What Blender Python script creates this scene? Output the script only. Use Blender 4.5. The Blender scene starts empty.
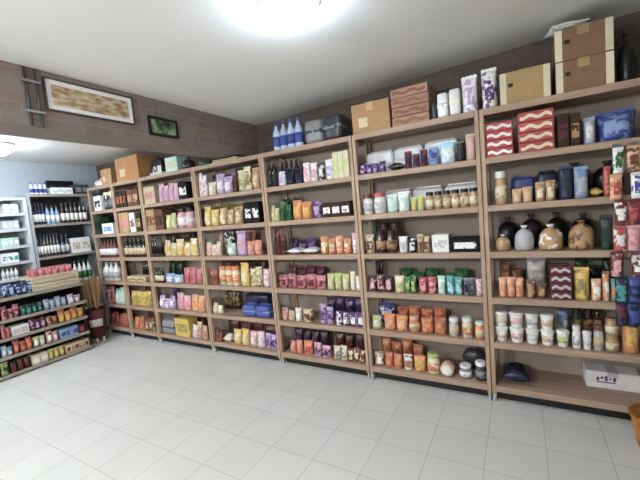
import bpy, bmesh, math, random
from mathutils import Matrix, Vector
random.seed(7)
BROWN_H = 0.185
LAMP = 30.0
EXPO = 0.0
STRIP_X = (0.707, 0.777)
BASKET = (0.854, -0.2)
CAM = (0.21534, -2.64087, 1.46856, 0.52256, -0.0855, -0.08817, 350.00935)
LAMPS = (65, 110, 210, 155)
EXPO = -0.02
PI = math.pi
COL = bpy.context.scene.collection

# ------------------------------------------------------------------ materials
PAL = dict(white='E9E8E6', paper='DDDCE0', cream='DDD0AC', tan='B68C58', beige='CDB48E', kraft='A67C4C', orange_kraft='B57A3C',
    brown='6B4329', carton_brown='8B6646', carton_tan='A3844F', carton_rust='A2765C', carton_edge='86593F', dbrown='3C281D', maroon='6A2029', red='B5322C', rose='C4737A', pink='DB9FAC', pinkwhite='DEC6C6', rust='A9572F',
    orange='D2752C', peach='DFA576', yellow='D6B036', olive='938647', lime='B7C470', green='2E6E36', dgreen='20402C',
    teal='3F9C9A', mint='AED5C6', cyan='A2D4E4', blue='203F98', navy='1B2448', sky='7C9DCB', lblue='B4C8E6', purple='56316F',
    lilac='B79ACB', black='161517', dgrey='3A3A40', grey='85868A', lgrey='B8B9BE')
def lin(h):
    r = []
    for i in (0, 2, 4):
        c = int(h[i:i+2], 16) / 255
        r.append(c / 12.92 if c <= .04045 else ((c + .055) / 1.055) ** 2.4)
    return (*r, 1)
def new_mat(name):
    m = bpy.data.materials.new(name); m.use_nodes = True
    nt = m.node_tree; b = nt.nodes['Principled BSDF']
    return m, nt, b
def N(nt, t, **kw):
    n = nt.nodes.new(t)
    for k, v in kw.items():
        if k in n.inputs: n.inputs[k].default_value = v
        else: setattr(n, k, v)
    return n
def L(nt, a, b): nt.links.new(a, b)
MC = {}
def mat(kind, c1, c2=None):
    key = (kind, c1, c2)
    if key in MC: return MC[key]
    m, nt, b = new_mat('_'.join(k for k in key if k))
    A = lin(PAL[c1]); tc = N(nt, 'ShaderNodeTexCoord'); oi = N(nt, 'ShaderNodeObjectInfo')
    mp = N(nt, 'ShaderNodeVectorMath', operation='ADD')
    L(nt, tc.outputs['Object'], mp.inputs[0]); 
    sc = N(nt, 'ShaderNodeMath', operation='MULTIPLY'); sc.inputs[1].default_value = 37
    L(nt, oi.outputs['Random'], sc.inputs[0]); L(nt, sc.outputs[0], mp.inputs[1])
    rough, spec, noise_scale, bump = dict(film=(.3, .5, 26, .35), paper=(.75, .25, 30, .1), plastic=(.35, .5, 40, .03), card=(.85, .15, 18, .15),
                              glass=(.12, .6, 30, 0), metal=(.35, .5, 60, .05), straw=(.9, .1, 90, .5)).get(kind, (.6, .3, 30, .1))
    nz = N(nt, 'ShaderNodeTexNoise', Scale=noise_scale, Detail=3.0)
    L(nt, mp.outputs[0], nz.inputs['Vector'])
    out = None
    mix = N(nt, 'ShaderNodeMix', data_type='RGBA')
    if c2:      # printed blotches of the second ink
        rp = N(nt, 'ShaderNodeValToRGB'); rp.color_ramp.interpolation = 'LINEAR'
        rp.color_ramp.elements[0].position = .53; rp.color_ramp.elements[1].position = .60
        L(nt, nz.outputs['Fac'], rp.inputs[0])
        L(nt, rp.outputs[0], mix.inputs[0]); mix.inputs[6].default_value = A; mix.inputs[7].default_value = lin(PAL[c2])
    else:
        L(nt, nz.outputs['Fac'], mix.inputs[0])
        mix.inputs[6].default_value = [x * .86 for x in A[:3]] + [1]; mix.inputs[7].default_value = [min(1, x * 1.12) for x in A[:3]] + [1]
    hs = N(nt, 'ShaderNodeHueSaturation', Saturation=.84)
    mr = N(nt, 'ShaderNodeMapRange'); mr.inputs['To Min'].default_value = .88; mr.inputs['To Max'].default_value = 1.12
    L(nt, oi.outputs['Random'], mr.inputs['Value']); L(nt, mr.outputs[0], hs.inputs['Value'])
    L(nt, mix.outputs[2], hs.inputs['Color']); L(nt, hs.outputs[0], b.inputs['Base Color'])
    b.inputs['Roughness'].default_value = rough; b.inputs['Specular IOR Level'].default_value = spec
    if kind == 'metal': b.inputs['Metallic'].default_value = .7
    if kind == 'glass': b.inputs['Coat Weight'].default_value = .6
    if bump:
        bp = N(nt, 'ShaderNodeBump', Strength=bump, Distance=.004)
        L(nt, nz.outputs['Fac'], bp.inputs['Height']); L(nt, bp.outputs[0], b.inputs['Normal'])
    MC[key] = m
    return m
def wood_mat(name, ca, cb, axis, rough=.6):
    m, nt, b = new_mat(name)
    tc = N(nt, 'ShaderNodeTexCoord'); mp = N(nt, 'ShaderNodeMapping')
    s = [28, 28, 28]; s[axis] = 2.2; mp.inputs['Scale'].default_value = s
    nz = N(nt, 'ShaderNodeTexNoise', Scale=1.0, Detail=5.0)
    L(nt, tc.outputs['Object'], mp.inputs[0]); L(nt, mp.outputs[0], nz.inputs['Vector'])
    rp = N(nt, 'ShaderNodeValToRGB'); rp.color_ramp.elements[0].color = lin(ca); rp.color_ramp.elements[1].color = lin(cb)
    rp.color_ramp.elements[0].position = .3; rp.color_ramp.elements[1].position = .7
    L(nt, nz.outputs['Fac'], rp.inputs[0]); L(nt, rp.outputs[0], b.inputs['Base Color'])
    b.inputs['Roughness'].default_value = rough; b.inputs['Specular IOR Level'].default_value = .3
    return m
def plain_mat(name, ca, cb, scale=6, rough=.8):
    m, nt, b = new_mat(name)
    tc = N(nt, 'ShaderNodeTexCoord'); nz = N(nt, 'ShaderNodeTexNoise', Scale=scale, Detail=4.0)
    L(nt, tc.outputs['Object'], nz.inputs['Vector'])
    mix = N(nt, 'ShaderNodeMix', data_type='RGBA'); mix.inputs[6].default_value = lin(ca); mix.inputs[7].default_value = lin(cb)
    L(nt, nz.outputs['Fac'], mix.inputs[0]); L(nt, mix.outputs[2], b.inputs['Base Color'])
    b.inputs['Roughness'].default_value = rough; b.inputs['Specular IOR Level'].default_value = .25
    return m
def brick_mat(name, ax, cols, mortar):
    m, nt, b = new_mat(name)
    tc = N(nt, 'ShaderNodeTexCoord'); sp = N(nt, 'ShaderNodeSeparateXYZ'); cb = N(nt, 'ShaderNodeCombineXYZ')
    L(nt, tc.outputs['Object'], sp.inputs[0]); L(nt, sp.outputs[ax], cb.inputs[0]); L(nt, sp.outputs[2], cb.inputs[1])
    br = N(nt, 'ShaderNodeTexBrick', Scale=1.0)
    br.inputs['Brick Width'].default_value = .21; br.inputs['Row Height'].default_value = .065; br.inputs['Mortar Size'].default_value = .006
    br.inputs['Color1'].default_value = lin(cols[0]); br.inputs['Color2'].default_value = lin(cols[1]); br.inputs['Mortar'].default_value = lin(mortar)
    br.inputs['Bias'].default_value = 0.0
    L(nt, cb.outputs[0], br.inputs['Vector'])
    nz = N(nt, 'ShaderNodeTexNoise', Scale=7.0, Detail=6.0); L(nt, tc.outputs['Object'], nz.inputs['Vector'])
    mix = N(nt, 'ShaderNodeMix', data_type='RGBA'); mix.inputs[7].default_value = lin(cols[2])
    rp = N(nt, 'ShaderNodeValToRGB'); rp.color_ramp.elements[0].position = .42; rp.color_ramp.elements[1].position = .68; rp.color_ramp.elements[1].color = (.75, .75, .75, 1)
    L(nt, nz.outputs['Fac'], rp.inputs[0]); L(nt, rp.outputs[0], mix.inputs[0]); L(nt, br.outputs['Color'], mix.inputs[6])
    L(nt, mix.outputs[2], b.inputs['Base Color'])
    bp = N(nt, 'ShaderNodeBump', Strength=.5, Distance=.01); L(nt, br.outputs['Fac'], bp.inputs['Height']); bp.invert = True
    L(nt, bp.outputs[0], b.inputs['Normal']); b.inputs['Roughness'].default_value = .9; b.inputs['Specular IOR Level'].default_value = .15
    return m
def tile_mat():
    m, nt, b = new_mat('glazed_floor_tiles')
    tc = N(nt, 'ShaderNodeTexCoord'); mp = N(nt, 'ShaderNodeMapping'); mp.inputs['Location'].default_value = (.30 - .0, .715 - .6 + .005, 0)
    br = N(nt, 'ShaderNodeTexBrick', Scale=1.0, offset=0.0, squash=1.0)
    br.inputs['Brick Width'].default_value = .30; br.inputs['Row Height'].default_value = .30; br.inputs['Mortar Size'].default_value = .0035
    br.inputs['Mortar Smooth'].default_value = .3
    br.inputs['Color1'].default_value = lin(TILE[0]); br.inputs['Color2'].default_value = lin(TILE[1]); br.inputs['Mortar'].default_value = lin(TILE[2])
    L(nt, tc.outputs['Object'], mp.inputs[0]); L(nt, mp.outputs[0], br.inputs['Vector'])
    nz = N(nt, 'ShaderNodeTexNoise', Scale=3.0, Detail=6.0); L(nt, tc.outputs['Object'], nz.inputs['Vector'])
    mix = N(nt, 'ShaderNodeMix', data_type='RGBA', blend_type='MULTIPLY'); mix.inputs[0].default_value = .12
    L(nt, br.outputs['Color'], mix.inputs[6]); L(nt, nz.outputs['Fac'], mix.inputs[7]); L(nt, mix.outputs[2], b.inputs['Base Color'])
    b.inputs['Roughness'].default_value = .42; b.inputs['Specular IOR Level'].default_value = .35
    bp = N(nt, 'ShaderNodeBump', Strength=.25, Distance=.003); bp.invert = True
    L(nt, br.outputs['Fac'], bp.inputs['Height']); L(nt, bp.outputs[0], b.inputs['Normal'])
    return m
def emit_mat(name, col, s):
    m, nt, b = new_mat(name)
    b.inputs['Base Color'].default_value = (*col, 1); b.inputs['Emission Color'].default_value = (*col, 1); b.inputs['Emission Strength'].default_value = s
    return m

# ------------------------------------------------------------------ geometry helpers
def bm_box(bm, x0, x1, y0, y1, z0, z1, bev=0, seg=1):
    r = bmesh.ops.create_cube(bm, size=1)
    vs = r['verts']
    for v in vs: v.co = Vector((x0 + (v.co.x + .5) * (x1 - x0), y0 + (v.co.y + .5) * (y1 - y0), z0 + (v.co.z + .5) * (z1 - z0)))
    if bev:
        es = list({e for v in vs for e in v.link_edges})
        bmesh.ops.bevel(bm, geom=es, offset=bev, segments=seg, profile=.5, affect='EDGES')
def bm_mesh(bm, name, smooth=False):
    me = bpy.data.meshes.new(name); bm.to_mesh(me); bm.free()
    if smooth: me.polygons.foreach_set('use_smooth', [True] * len(me.polygons))
    return me
def box_mesh(name, *a, **k):
    bm = bmesh.new(); bm_box(bm, *a, **k); return bm_mesh(bm, name)
def py_mesh(name, V, F, smooth=True):
    me = bpy.data.meshes.new(name); me.from_pydata(V, [], F); me.update()
    if smooth: me.polygons.foreach_set('use_smooth', [True] * len(me.polygons))
    return me
def lathe(name, prof, seg=18, axis='z', wob=0, seed=0, sy=1.0, at=(0, 0, 0), smooth=True):
    """prof: (radius, height) from bottom to top; radius 0 ends close the shape"""
    rnd = random.Random(seed); ph = [rnd.random() * 6.28 for _ in range(4)]
    V, F, rings = [], [], []
    for r, h in prof:
        if r <= 1e-6: rings.append([len(V)]); pts = [(0, 0, h)]
        else:
            rings.append(list(range(len(V), len(V) + seg))); pts = []
            for i in range(seg):
                t = 2 * PI * i / seg
                q = r * (1 + wob * (math.sin(3 * t + ph[0] + h * 40) + .6 * math.sin(5 * t + ph[1] - h * 55)))
                pts.append((q * math.cos(t), q * sy * math.sin(t), h))
        for x, y, z in pts:
            if axis == 'y': x, y, z = x, -z, y
            if axis == 'x': x, y, z = z, x, y
            V.append((x + at[0], y + at[1], z + at[2]))
    for a, b in zip(rings[:-1], rings[1:]):
        if len(a) == 1 and len(b) == 1: continue
        for i in range(seg):
            j = (i + 1) % seg
            if len(a) == 1: F.append((a[0], b[i], b[j]) if False else (a[0], b[j], b[i]))
            elif len(b) == 1: F.append((a[i], a[j], b[0]))
            else: F.append((a[i], a[j], b[j], b[i]))
    return py_mesh(name, V, F, smooth)
def obj(name, me, m, parent=None, loc=(0, 0, 0), rot=(0, 0, 0)):
    o = bpy.data.objects.new(name, me); COL.objects.link(o)
    if m is not None:
        if len(me.materials) == 0: me.materials.append(m)
    o.location = loc; o.rotation_euler = rot
    if parent is not None: o.parent = parent
    return o
def thing(name, label, cat, loc=(0, 0, 0), rotz=0, group=None):
    o = bpy.data.objects.new(name, None); COL.objects.link(o); o.empty_display_size = .05
    o.location = loc; o.rotation_euler = (0, 0, rotz); o['label'] = label; o['category'] = cat
    if group: o['group'] = group
    return o
def tag(o, label, cat, group=None):
    o['label'] = label; o['category'] = cat
    if group: o['group'] = group
    return o
def struct(name, me, m):
    o = obj(name, me, m); o['kind'] = 'structure'; return o
def copy_thing(root, loc, rotz, label, group=None):
    r = root.copy(); COL.objects.link(r); r.location = loc; r.rotation_euler = (0, 0, rotz); r['label'] = label
    if group: r['group'] = group
    elif 'group' in r: del r['group']
    for ch in list(root.children):
        c = ch.copy(); COL.objects.link(c); c.parent = r
        for g in list(ch.children):
            q = g.copy(); COL.objects.link(q); q.parent = c
    return r

# ------------------------------------------------------------------ goods: each returns a list of (part name, mesh, material)
def pouch_profile(v):
    if v < .12: return .78 + .22 * (v / .12)
    if v < .4: return 1.0
    return max(.03, 1 - ((v - .4) / .56) ** 1.8)
def pillow_profile(v): return max(.03, math.sin(PI * min(1, max(0, v))) ** .6)
def film_sheet(w, h, d, prof, side, u0, u1, v0, v1, nu, nv, off, seed):
    V = []
    for j in range(nv + 1):
        v = v0 + (v1 - v0) * j / nv
        for i in range(nu + 1):
            u = u0 + (u1 - u0) * i / nu
            p = prof(v)
            t = d / 2 * (max(0, 1 - abs(u) ** 2.4)) ** .7 * p
            t *= 1 - .10 * (.5 + .5 * math.sin(6 * u + 9 * v + seed)) - .07 * (.5 + .5 * math.sin(13 * v - 4 * u + 2 * seed))
            V.append((u * w / 2 * (1 - .05 * p), side * (t + off), v * h))
    F = []
    for j in range(nv):
        for i in range(nu):
            a = j * (nu + 1) + i; q = (a, a + 1, a + nu + 2, a + nu + 1)
            F.append(q if side < 0 else q[::-1])
    return V, F
def g_pouch(w, h, d, c1, c2, seed, lying=False):
    prof = pillow_profile if lying else pouch_profile
    nu, nv = 10, 11
    va, vb = (.06, .94) if lying else (0, .93)
    V, F = film_sheet(w, h, d, prof, -1, -1, 1, va, vb, nu, nv, 0, seed)
    V2, F2 = film_sheet(w, h, d, prof, 1, -1, 1, va, vb, nu, nv, 0, seed + 2)
    k = len(V); V += V2; F += [tuple(i + k for i in f) for f in F2]
    F.append(tuple(range(nu, -1, -1)) + tuple(k + i for i in range(1, nu)))
    top = nv * (nu + 1)
    F.append(tuple(top + i for i in range(0, nu + 1)) + tuple(k + top + i for i in range(nu - 1, 0, -1)))
    body = py_mesh('pouch_body', V, F)
    bm = bmesh.new(); bm.from_mesh(body); bmesh.ops.remove_doubles(bm, verts=bm.verts, dist=1e-5)
    bmesh.ops.recalc_face_normals(bm, faces=bm.faces); bm.to_mesh(body); bm.free()
    LV, LF = film_sheet(w, h, d, prof, -1, -.62, .62, .2, .66, 6, 6, .0016, seed)
    lab = py_mesh('pouch_label', LV, LF)
    def seal(z0, z1):
        bm = bmesh.new(); n = 8
        vs = []
        for i in range(n + 1):
            x = (-.5 + i / n) * w * .96; zz = .0025 if i % 2 else -.0015
            vs.append([bm.verts.new((x, y, z)) for y, z in ((-.0035, z0), (-.0035, z1 + zz), (.0035, z1 + zz), (.0035, z0))])
        for a, b in zip(vs[:-1], vs[1:]):
            for q in range(4): bm.faces.new((a[q], b[q], b[(q + 1) % 4], a[(q + 1) % 4]))
        bm.faces.new(vs[0]); bm.faces.new(vs[-1][::-1]); bmesh.ops.recalc_face_normals(bm, faces=bm.faces)
        return bm
    parts = [('film_bag', body, mat('film', c1, c2)), ('label_panel', lab, mat('paper', c2, c1)), ('top_seal', bm_mesh(seal(h * .91, h * .995), 'pouch_seal'), mat('film', c1))]
    if lying:
        parts.append(('bottom_seal', bm_mesh(seal(h * .005, h * .09), 'pouch_seal'), mat('film', c1)))
        R = Matrix.Translation((0, h / 2, d / 2 + .001)) @ Matrix.Rotation(PI / 2, 4, 'X')   # print side up
        R = Matrix.Translation((0, -h / 2, d / 2 + .001)) @ Matrix.Rotation(-PI / 2, 4, 'X')
        for _, me, _m in parts: me.transform(R)
    return parts
def g_box(w, h, d, c1, c2, seed, kind):
    if kind == 'cardboard':
        t = .004
        body = box_mesh('box_body', -w/2, w/2, -d/2, d/2, 0, h, bev=.004)
        bm = bmesh.new()
        bm_box(bm, -.028, .028, -d/2 - .0012, -d/2 + .0005, h * .72, h + .0012)
        bm_box(bm, -.028, .028, -d/2 - .0012, d/2, h - .0005, h + .0012)
        tape = bm_mesh(bm, 'box_tape')
        bm = bmesh.new(); bm_box(bm, -.002, .002, -d/2 + .002, d/2 - .002, h - .001, h + .0008)
        parts = [('carton_body', body, mat('card', c1)), ('packing_tape', tape, mat('film', {'purple': 'lgrey', 'cream': 'carton_tan'}.get(c2, c2)))]
        if c2 == 'cream':
            for s in (-1, 1):
                x = s * (w/2 - .018)
                parts.append(('corner_band', box_mesh('box_corner', x - .018, x + .018, -d/2 - .002, -d/2 + .03, .004, h - .004), mat('card', 'cream')))
        if c2 == 'purple':
            bm = bmesh.new()
            for i in range(5): bm_box(bm, -w*.30 + i*.022, -w*.30 + i*.022 + .015, -d/2 - .001, -d/2, h*.47 + (i % 2)*.012, h*.47 + .022 + (i % 3)*.006)
            bm_box(bm, -w*.30, -w*.30 + .10, -d/2 - .001, -d/2, h*.36, h*.42)
            parts.append(('printed_mark', bm_mesh(bm, 'box_print'), mat('paper', 'purple')))
        elif c2 == 'cream':
            parts.append(('handle_hole', box_mesh('box_hole', -w*.33, -w*.23, -d/2 - .0008, -d/2 + .002, h*.52, h*.64), mat('plastic', 'black')))
        else:
            parts.append(('side_label', box_mesh('box_label', -w*.32, -w*.08, -d/2 - .001, -d/2, h*.2, h*.52), mat('paper', 'beige')))
        return parts
    if kind == 'flatbox':
        body = box_mesh('flat_box', -w/2, w/2, -d/2, d/2, 0, h - .002, bev=min(.006, h*.2), seg=2)
        n = 14; V = []; F = []
        for i in range(n + 1):
            x = -w*.44 + w*.88*i/n; z = h*.46 + h*.13*math.sin(i*.9 + seed)
            V += [(x, -d/2 - .0012, z - h*.17), (x, -d/2 - .0012, z + h*.17)]
        for i in range(n): F.append((2*i, 2*i+2, 2*i+3, 2*i+1))
        top = box_mesh('flat_box_seam', -w*.46, w*.46, -.006, .006, h - .002, h - .0012)
        return [('box_body', body, mat('paper', c1)), ('wavy_band', py_mesh('flat_box_band', V, F, False), mat('paper', c2)), ('lid_seam', top, mat('paper', c2))]
    if kind == 'bundle':
        bv = min(w, h, d) * .22
        body = box_mesh('bundle_body', -w/2, w/2, -d/2, d/2, 0, h, bev=bv, seg=3)
        body.polygons.foreach_set('use_smooth', [True] * len(body.polygons))
        bm = bmesh.new(); e = .0015
        bm_box(bm, -w/2 - e, w/2 + e, -d/2 - e, d/2 + e, h*.38, h*.62, bev=bv*.4)
        k = box_mesh('bundle_fin', -w*.4, w*.4, -.003, .003, h - .002, h + .012)
        return [('wrap', body, mat('film', c1)), ('paper_band', bm_mesh(bm, 'bundle_band'), mat('film', c2, c1)), ('seam_fin', k, mat('film', c1))]
    # carton
    body = box_mesh('packet_body', -w/2, w/2, -d/2, d/2, 0, h, bev=.0025)
    lab = box_mesh('packet_label', -w*.38, w*.38, -d/2 - .001, -d/2 + .001, h*.25, h*.7)
    flap = box_mesh('packet_flap', -w*.46, w*.46, -d*.46, -d*.1, h, h + .002)
    return [('carton_body', body, mat('paper', c1)), ('label_panel', lab, mat('paper', c2, c1)), ('top_flap', flap, mat('paper', c1))]
def g_jar(w, h, d, c1, c2, seed):
    r = w/2; hb = h*.8
    body = lathe('jar_body', [(0, 0), (r*.86, 0), (r*.96, .006), (r*.97, hb*.82), (r*.8, hb*.96), (r*.78, hb*1.02), (0, hb*1.02)], 20)
    lid = lathe('jar_lid', [(r*.8, hb), (r*.9, hb), (r*.9, h*.97), (r*.84, h), (r*.3, h), (0, h)], 20, smooth=False)
    lab = lathe('jar_label', [(r*.985, hb*.2), (r*.99, hb*.2), (r*.99, hb*.7), (r*.985, hb*.7)], 20)
    lc = {'lgrey': 'beige', 'grey': 'white', 'dgrey': 'grey', 'tan': 'cream', 'cream': 'orange', 'white': 'lgrey', 'orange': 'cream', 'dbrown': 'kraft', 'maroon': 'rose', 'dgreen': 'olive', 'pink': 'white'}.get(c1, 'white')
    return [('jar_body', body, mat('glass', c1)), ('lid', lid, mat('plastic', c2)), ('label_band', lab, mat('paper', lc, c1))]
def g_bottle(w, h, d, c1, c2, seed):
    r = w/2*.95
    body = lathe('bottle_body', [(0, 0), (r*.9, 0), (r, .006), (r, h*.55), (r*.85, h*.65), (r*.42, h*.78), (r*.36, h*.9), (0, h*.9)], 16)
    cap = lathe('bottle_cap', [(r*.4, h*.87), (r*.44, h*.87), (r*.44, h*.99), (r*.38, h), (0, h)], 14, smooth=False)
    lab = lathe('bottle_label', [(r*1.005, h*.14), (r*1.015, h*.14), (r*1.015, h*.48), (r*1.005, h*.48)], 16)
    capc = {'white': 'green' if c2 == 'green' else 'lgrey', 'lblue': 'blue'}.get(c1, 'dgrey')
    if c2 == 'blue': capc = 'blue'
    return [('bottle_body', body, mat('glass', c1)), ('cap', cap, mat('plastic', capc)), ('label_band', lab, mat('paper', c2))]
def g_cup(w, h, d, c1, c2, seed):
    r = w/2
    body = lathe('cup_body', [(0, 0), (r*.70, 0), (r*.72, .003), (r*.9, h*.86), (0, h*.9)], 20)
    lid = lathe('cup_lid', [(r*.9, h*.84), (r*.985, h*.84), (r*.985, h*.92), (r*.9, h*.93), (r*.86, h*.985), (r*.5, h), (0, h)], 20, smooth=False)
    lab = lathe('cup_label', [(r*.775, h*.25), (r*.78, h*.25), (r*.865, h*.66), (r*.86, h*.66)], 20)
    return [('cup_body', body, mat('plastic', c1)), ('lid', lid, mat('plastic', 'white' if c1 == 'white' else c1)), ('label_band', lab, mat('paper', c2, c1))]
def g_sack(w, h, d, c1, c2, seed):
    r = w/2*.95; hb = h*.86; sy = min(1.0, d / w)
    body = lathe('bag_body', [(0, 0), (r*.72, 0), (r*.93, h*.05), (r, h*.24), (r*.98, h*.46), (r*.88, h*.64), (r*.6, h*.78), (r*.2, hb), (0, hb)], 22, wob=.05, seed=seed, sy=sy)
    tie = lathe('bag_tie', [(r*.15, hb - .006), (r*.21, hb - .006), (r*.23, hb), (r*.21, hb + .006), (r*.15, hb + .006)], 14, sy=sy)
    ruff = lathe('bag_ruffle', [(0, hb), (r*.15, hb), (r*.26, h*.92), (r*.36, h), (r*.3, h*.985), (r*.18, h*.91), (0, h*.9)], 22, wob=.12, seed=seed + 3, sy=sy)
    return [('bag_body', body, mat('film', c1, c2 if c1 in ('tan',) else None)), ('tie', tie, mat('plastic', 'red' if c1 != 'black' else 'dgrey')), ('gathered_neck', ruff, mat('film', c2))]
def g_roll(w, h, d, c1, c2, seed):
    r = h/2
    body = lathe('roll_body', [(0, -d/2), (r*.9, -d/2), (r, -d/2 + .008), (r, d/2 - .008), (r*.9, d/2), (0, d/2)], 22, axis='y', at=(0, 0, r))
    end = lathe('roll_end', [(0, d/2), (r*.7, d/2), (r*.7, d/2 + .003), (r*.12, d/2 + .006), (0, d/2 + .006)], 22, axis='y', at=(0, 0, r), smooth=False)
    lab = lathe('roll_label', [(r*1.004, -d*.25), (r*1.01, -d*.25), (r*1.01, d*.25), (r*1.004, d*.25)], 22, axis='y', at=(0, 0, r))
    return [('roll_body', body, mat('film', c1)), ('end_disc', end, mat('paper', c2)), ('label_band', lab, mat('paper', 'rose', c2))]
KIND = {'pouch': ('snack_pouch', 'packet'), 'pillow': ('snack_packet', 'packet'), 'carton': ('packet_box', 'box'), 'cardboard': ('cardboard_carton', 'box'),
        'flatbox': ('flat_box', 'box'), 'bundle': ('wrapped_bundle', 'bundle'), 'jar': ('jar', 'jar'), 'bottle': ('bottle', 'bottle'),
        'cup': ('lidded_cup', 'cup'), 'sack': ('tied_bag', 'bag'), 'roll': ('food_roll', 'packet')}
def goods(kind, w, h, d, c1, c2, seed):
    if kind == 'pouch': return g_pouch(w, h, d, c1, c2, seed)
    if kind == 'pillow': return g_pouch(w, d, h, c1, c2, seed, True)
    if kind in ('carton', 'cardboard', 'flatbox', 'bundle'): return g_box(w, h, d, c1, c2, seed, kind)
    return dict(jar=g_jar, bottle=g_bottle, cup=g_cup, sack=g_sack, roll=g_roll)[kind](w, h, d, c1, c2, seed)

# ------------------------------------------------------------------ the shop shell
TILE = ('DADBD8', 'D6D7D4', 'BEBFBC')
XL, XR, YF, YB = -5.32, 1.35, -5.0, 0.40
def ceil_z(x): return 2.423 + max(0, (x + 2.0)) * .037
floor_m = tile_mat()
struct('floor', box_mesh('floor', XL - .1, XR + .1, YF - .1, YB + .1, -.1, 0), floor_m)
bm = bmesh.new()
xs = [XL - .1, -2.0, XR + .1]
lo = [[bm.verts.new((x, y, ceil_z(x))) for x in xs] for y in (YF - .1, YB + .1)]
hi = [[bm.verts.new((x, y, 2.75)) for x in xs] for y in (YF - .1, YB + .1)]
for i in range(2):
    bm.faces.new((lo[0][i], lo[1][i], lo[1][i+1], lo[0][i+1])); bm.faces.new((hi[0][i], hi[0][i+1], hi[1][i+1], hi[1][i]))
    bm.faces.new((lo[0][i], lo[0][i+1], hi[0][i+1], hi[0][i])); bm.faces.new((lo[1][i+1], lo[1][i], hi[1][i], hi[1][i+1]))
bm.faces.new((lo[0][0], hi[0][0], hi[1][0], lo[1][0])); bm.faces.new((lo[0][2], lo[1][2], hi[1][2], hi[0][2]))
bmesh.ops.recalc_face_normals(bm, faces=bm.faces)
struct('ceiling', bm_mesh(bm, 'ceiling'), plain_mat('painted_ceiling', 'ECEBE9', 'E4E4E2', 2.5))
wall_pale = plain_mat('pale_wall_paint', 'BCC4CA', 'AFB8BF', 3)
struct('wall_back', box_mesh('wall_back', XL - .1, XR + .1, YB, YB + .1, 0, 2.74), brick_mat('brick_back', 0, ('6A5D57', '5E534E', '59524F'), '6B625D'))
struct('wall_left', box_mesh('wall_left', XL - .1, XL, YF, YB, 0, 2.74), wall_pale)
struct('wall_right', box_mesh('wall_right', XR, XR + .1, YF, YB, 0, 2.74), plain_mat('dull_wall_paint', '8C857C', '7E776F', 3))
struct('wall_front', box_mesh('wall_front', XL - .1, XR + .1, YF - .1, YF, 0, 2.74), wall_pale)
struct('trim_1', box_mesh('ceiling_beam', -2.47, -2.187, YF, YB, 2.085, 2.50), brick_mat('brick_beam', 1, ('84716A', '766660', '837D7A'), '857973'))

# ceiling lamps
def ceiling_lamp(x, y, label, s, r=.13):
    z = ceil_z(x)
    t = thing('ceiling_lamp', label, 'lamp', (x, y, z), 0, None)
    obj('mounting_ring', lathe('lamp_ring', [(0, .006), (r*1.12, .006), (r*1.14, -.012), (r*1.06, -.026), (0, -.026)], 32), mat('plastic', 'white'), t)
    obj('dome', lathe('lamp_dome', [(0, -.02 - r*.8)] + [(r*math.sin(PI/2*k/8), -.02 - r*.8*math.cos(PI/2*k/8)) for k in range(1, 9)] + [(0, -.02)], 32), emit_mat('lamp_glass', (.74, .87, 1.0), s), t)
    return t
def added_fill_pendant(x, y, label, s, drop=.38, r=.13):  # fill lamp added out of view to brighten the ceiling
    t = thing('added_fill_pendant', label, 'lamp', (x, y, ceil_z(x)), 0, None)
    obj('ceiling_cup', lathe('fill_pendant_cup', [(0, -.03), (.02, -.03), (.05, -.01), (.052, .005), (0, .005)], 24), mat('plastic', 'white'), t)
    obj('cord', lathe('fill_pendant_cord', [(0, -drop), (.004, -drop), (.004, -.028), (0, -.028)], 10), mat('plastic', 'white'), t)
    c = -drop - r
    obj('globe', lathe('fill_pendant_globe', [(0, c - r)] + [(r*math.sin(PI*k/16), c - r*math.cos(PI*k/16)) for k in range(1, 16)] + [(0, c + r)], 32), emit_mat('fill_pendant_glow', (1.0, .985, .95), s), t)
    return t
ceiling_lamp(-.70, -1.14, 'round white dome lamp glowing above the middle of the floor', LAMPS[0])
ceiling_lamp(-4.35, -1.08, 'round white dome lamp glowing beyond the brick beam at left', LAMPS[1])
added_fill_pendant(-1.2, -3.75, 'added white globe fill lamp hanging on a cord near the front wall by the beam', LAMPS[2])
added_fill_pendant(-3.9, -3.4, 'added white globe fill lamp hanging on a cord beyond the beam near the front wall', LAMPS[3])

# poster, picture and pipes on the beam
XB = -2.187
def plaque(name, y0, y1, z0, z1, fr, label, cat, mats, border):
    t = thing(name, label, cat, (XB, (y0+y1)/2, z0)); hy = (y1-y0)/2; h = z1-z0
    bm = bmesh.new()
    for a in ((-hy, hy, 0, fr), (-hy, hy, h-fr, h), (-hy, -hy+fr, fr, h-fr), (hy-fr, hy, fr, h-fr)): bm_box(bm, 0, .022, a[0], a[1], a[2], a[3])
    obj('frame', bm_mesh(bm, name + '_frame'), mats[0], t)
    obj('mount_board', box_mesh(name + '_board', .001, .012, -hy+fr*.5, hy-fr*.5, fr*.5, h-fr*.5), mats[1], t)
    obj('printed_sheet', box_mesh(name + '_sheet', .012, .0145, -hy+border, hy-border, border, h-border), mats[2], t)
    return t
def print_mat(name, cols, scale, stretch):
    m, nt, b = new_mat(name); tc = N(nt, 'ShaderNodeTexCoord'); mp = N(nt, 'ShaderNodeMapping'); mp.inputs['Scale'].default_value = stretch
    nz = N(nt, 'ShaderNodeTexNoise', Scale=scale, Detail=4.0); L(nt, tc.outputs['Object'], mp.inputs[0]); L(nt, mp.outputs[0], nz.inputs['Vector'])
    rp = N(nt, 'ShaderNodeValToRGB'); el = rp.color_ramp.elements
    el[0].position = .38; el[1].position = .62; el[0].color = lin(cols[0]); el[1].color = lin(cols[2]); e = el.new(.5); e.color = lin(cols[1])
    L(nt, nz.outputs['Fac'], rp.inputs[0]); L(nt, rp.outputs[0], b.inputs['Base Color']); b.inputs['Roughness'].default_value = .6
    return m
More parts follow.
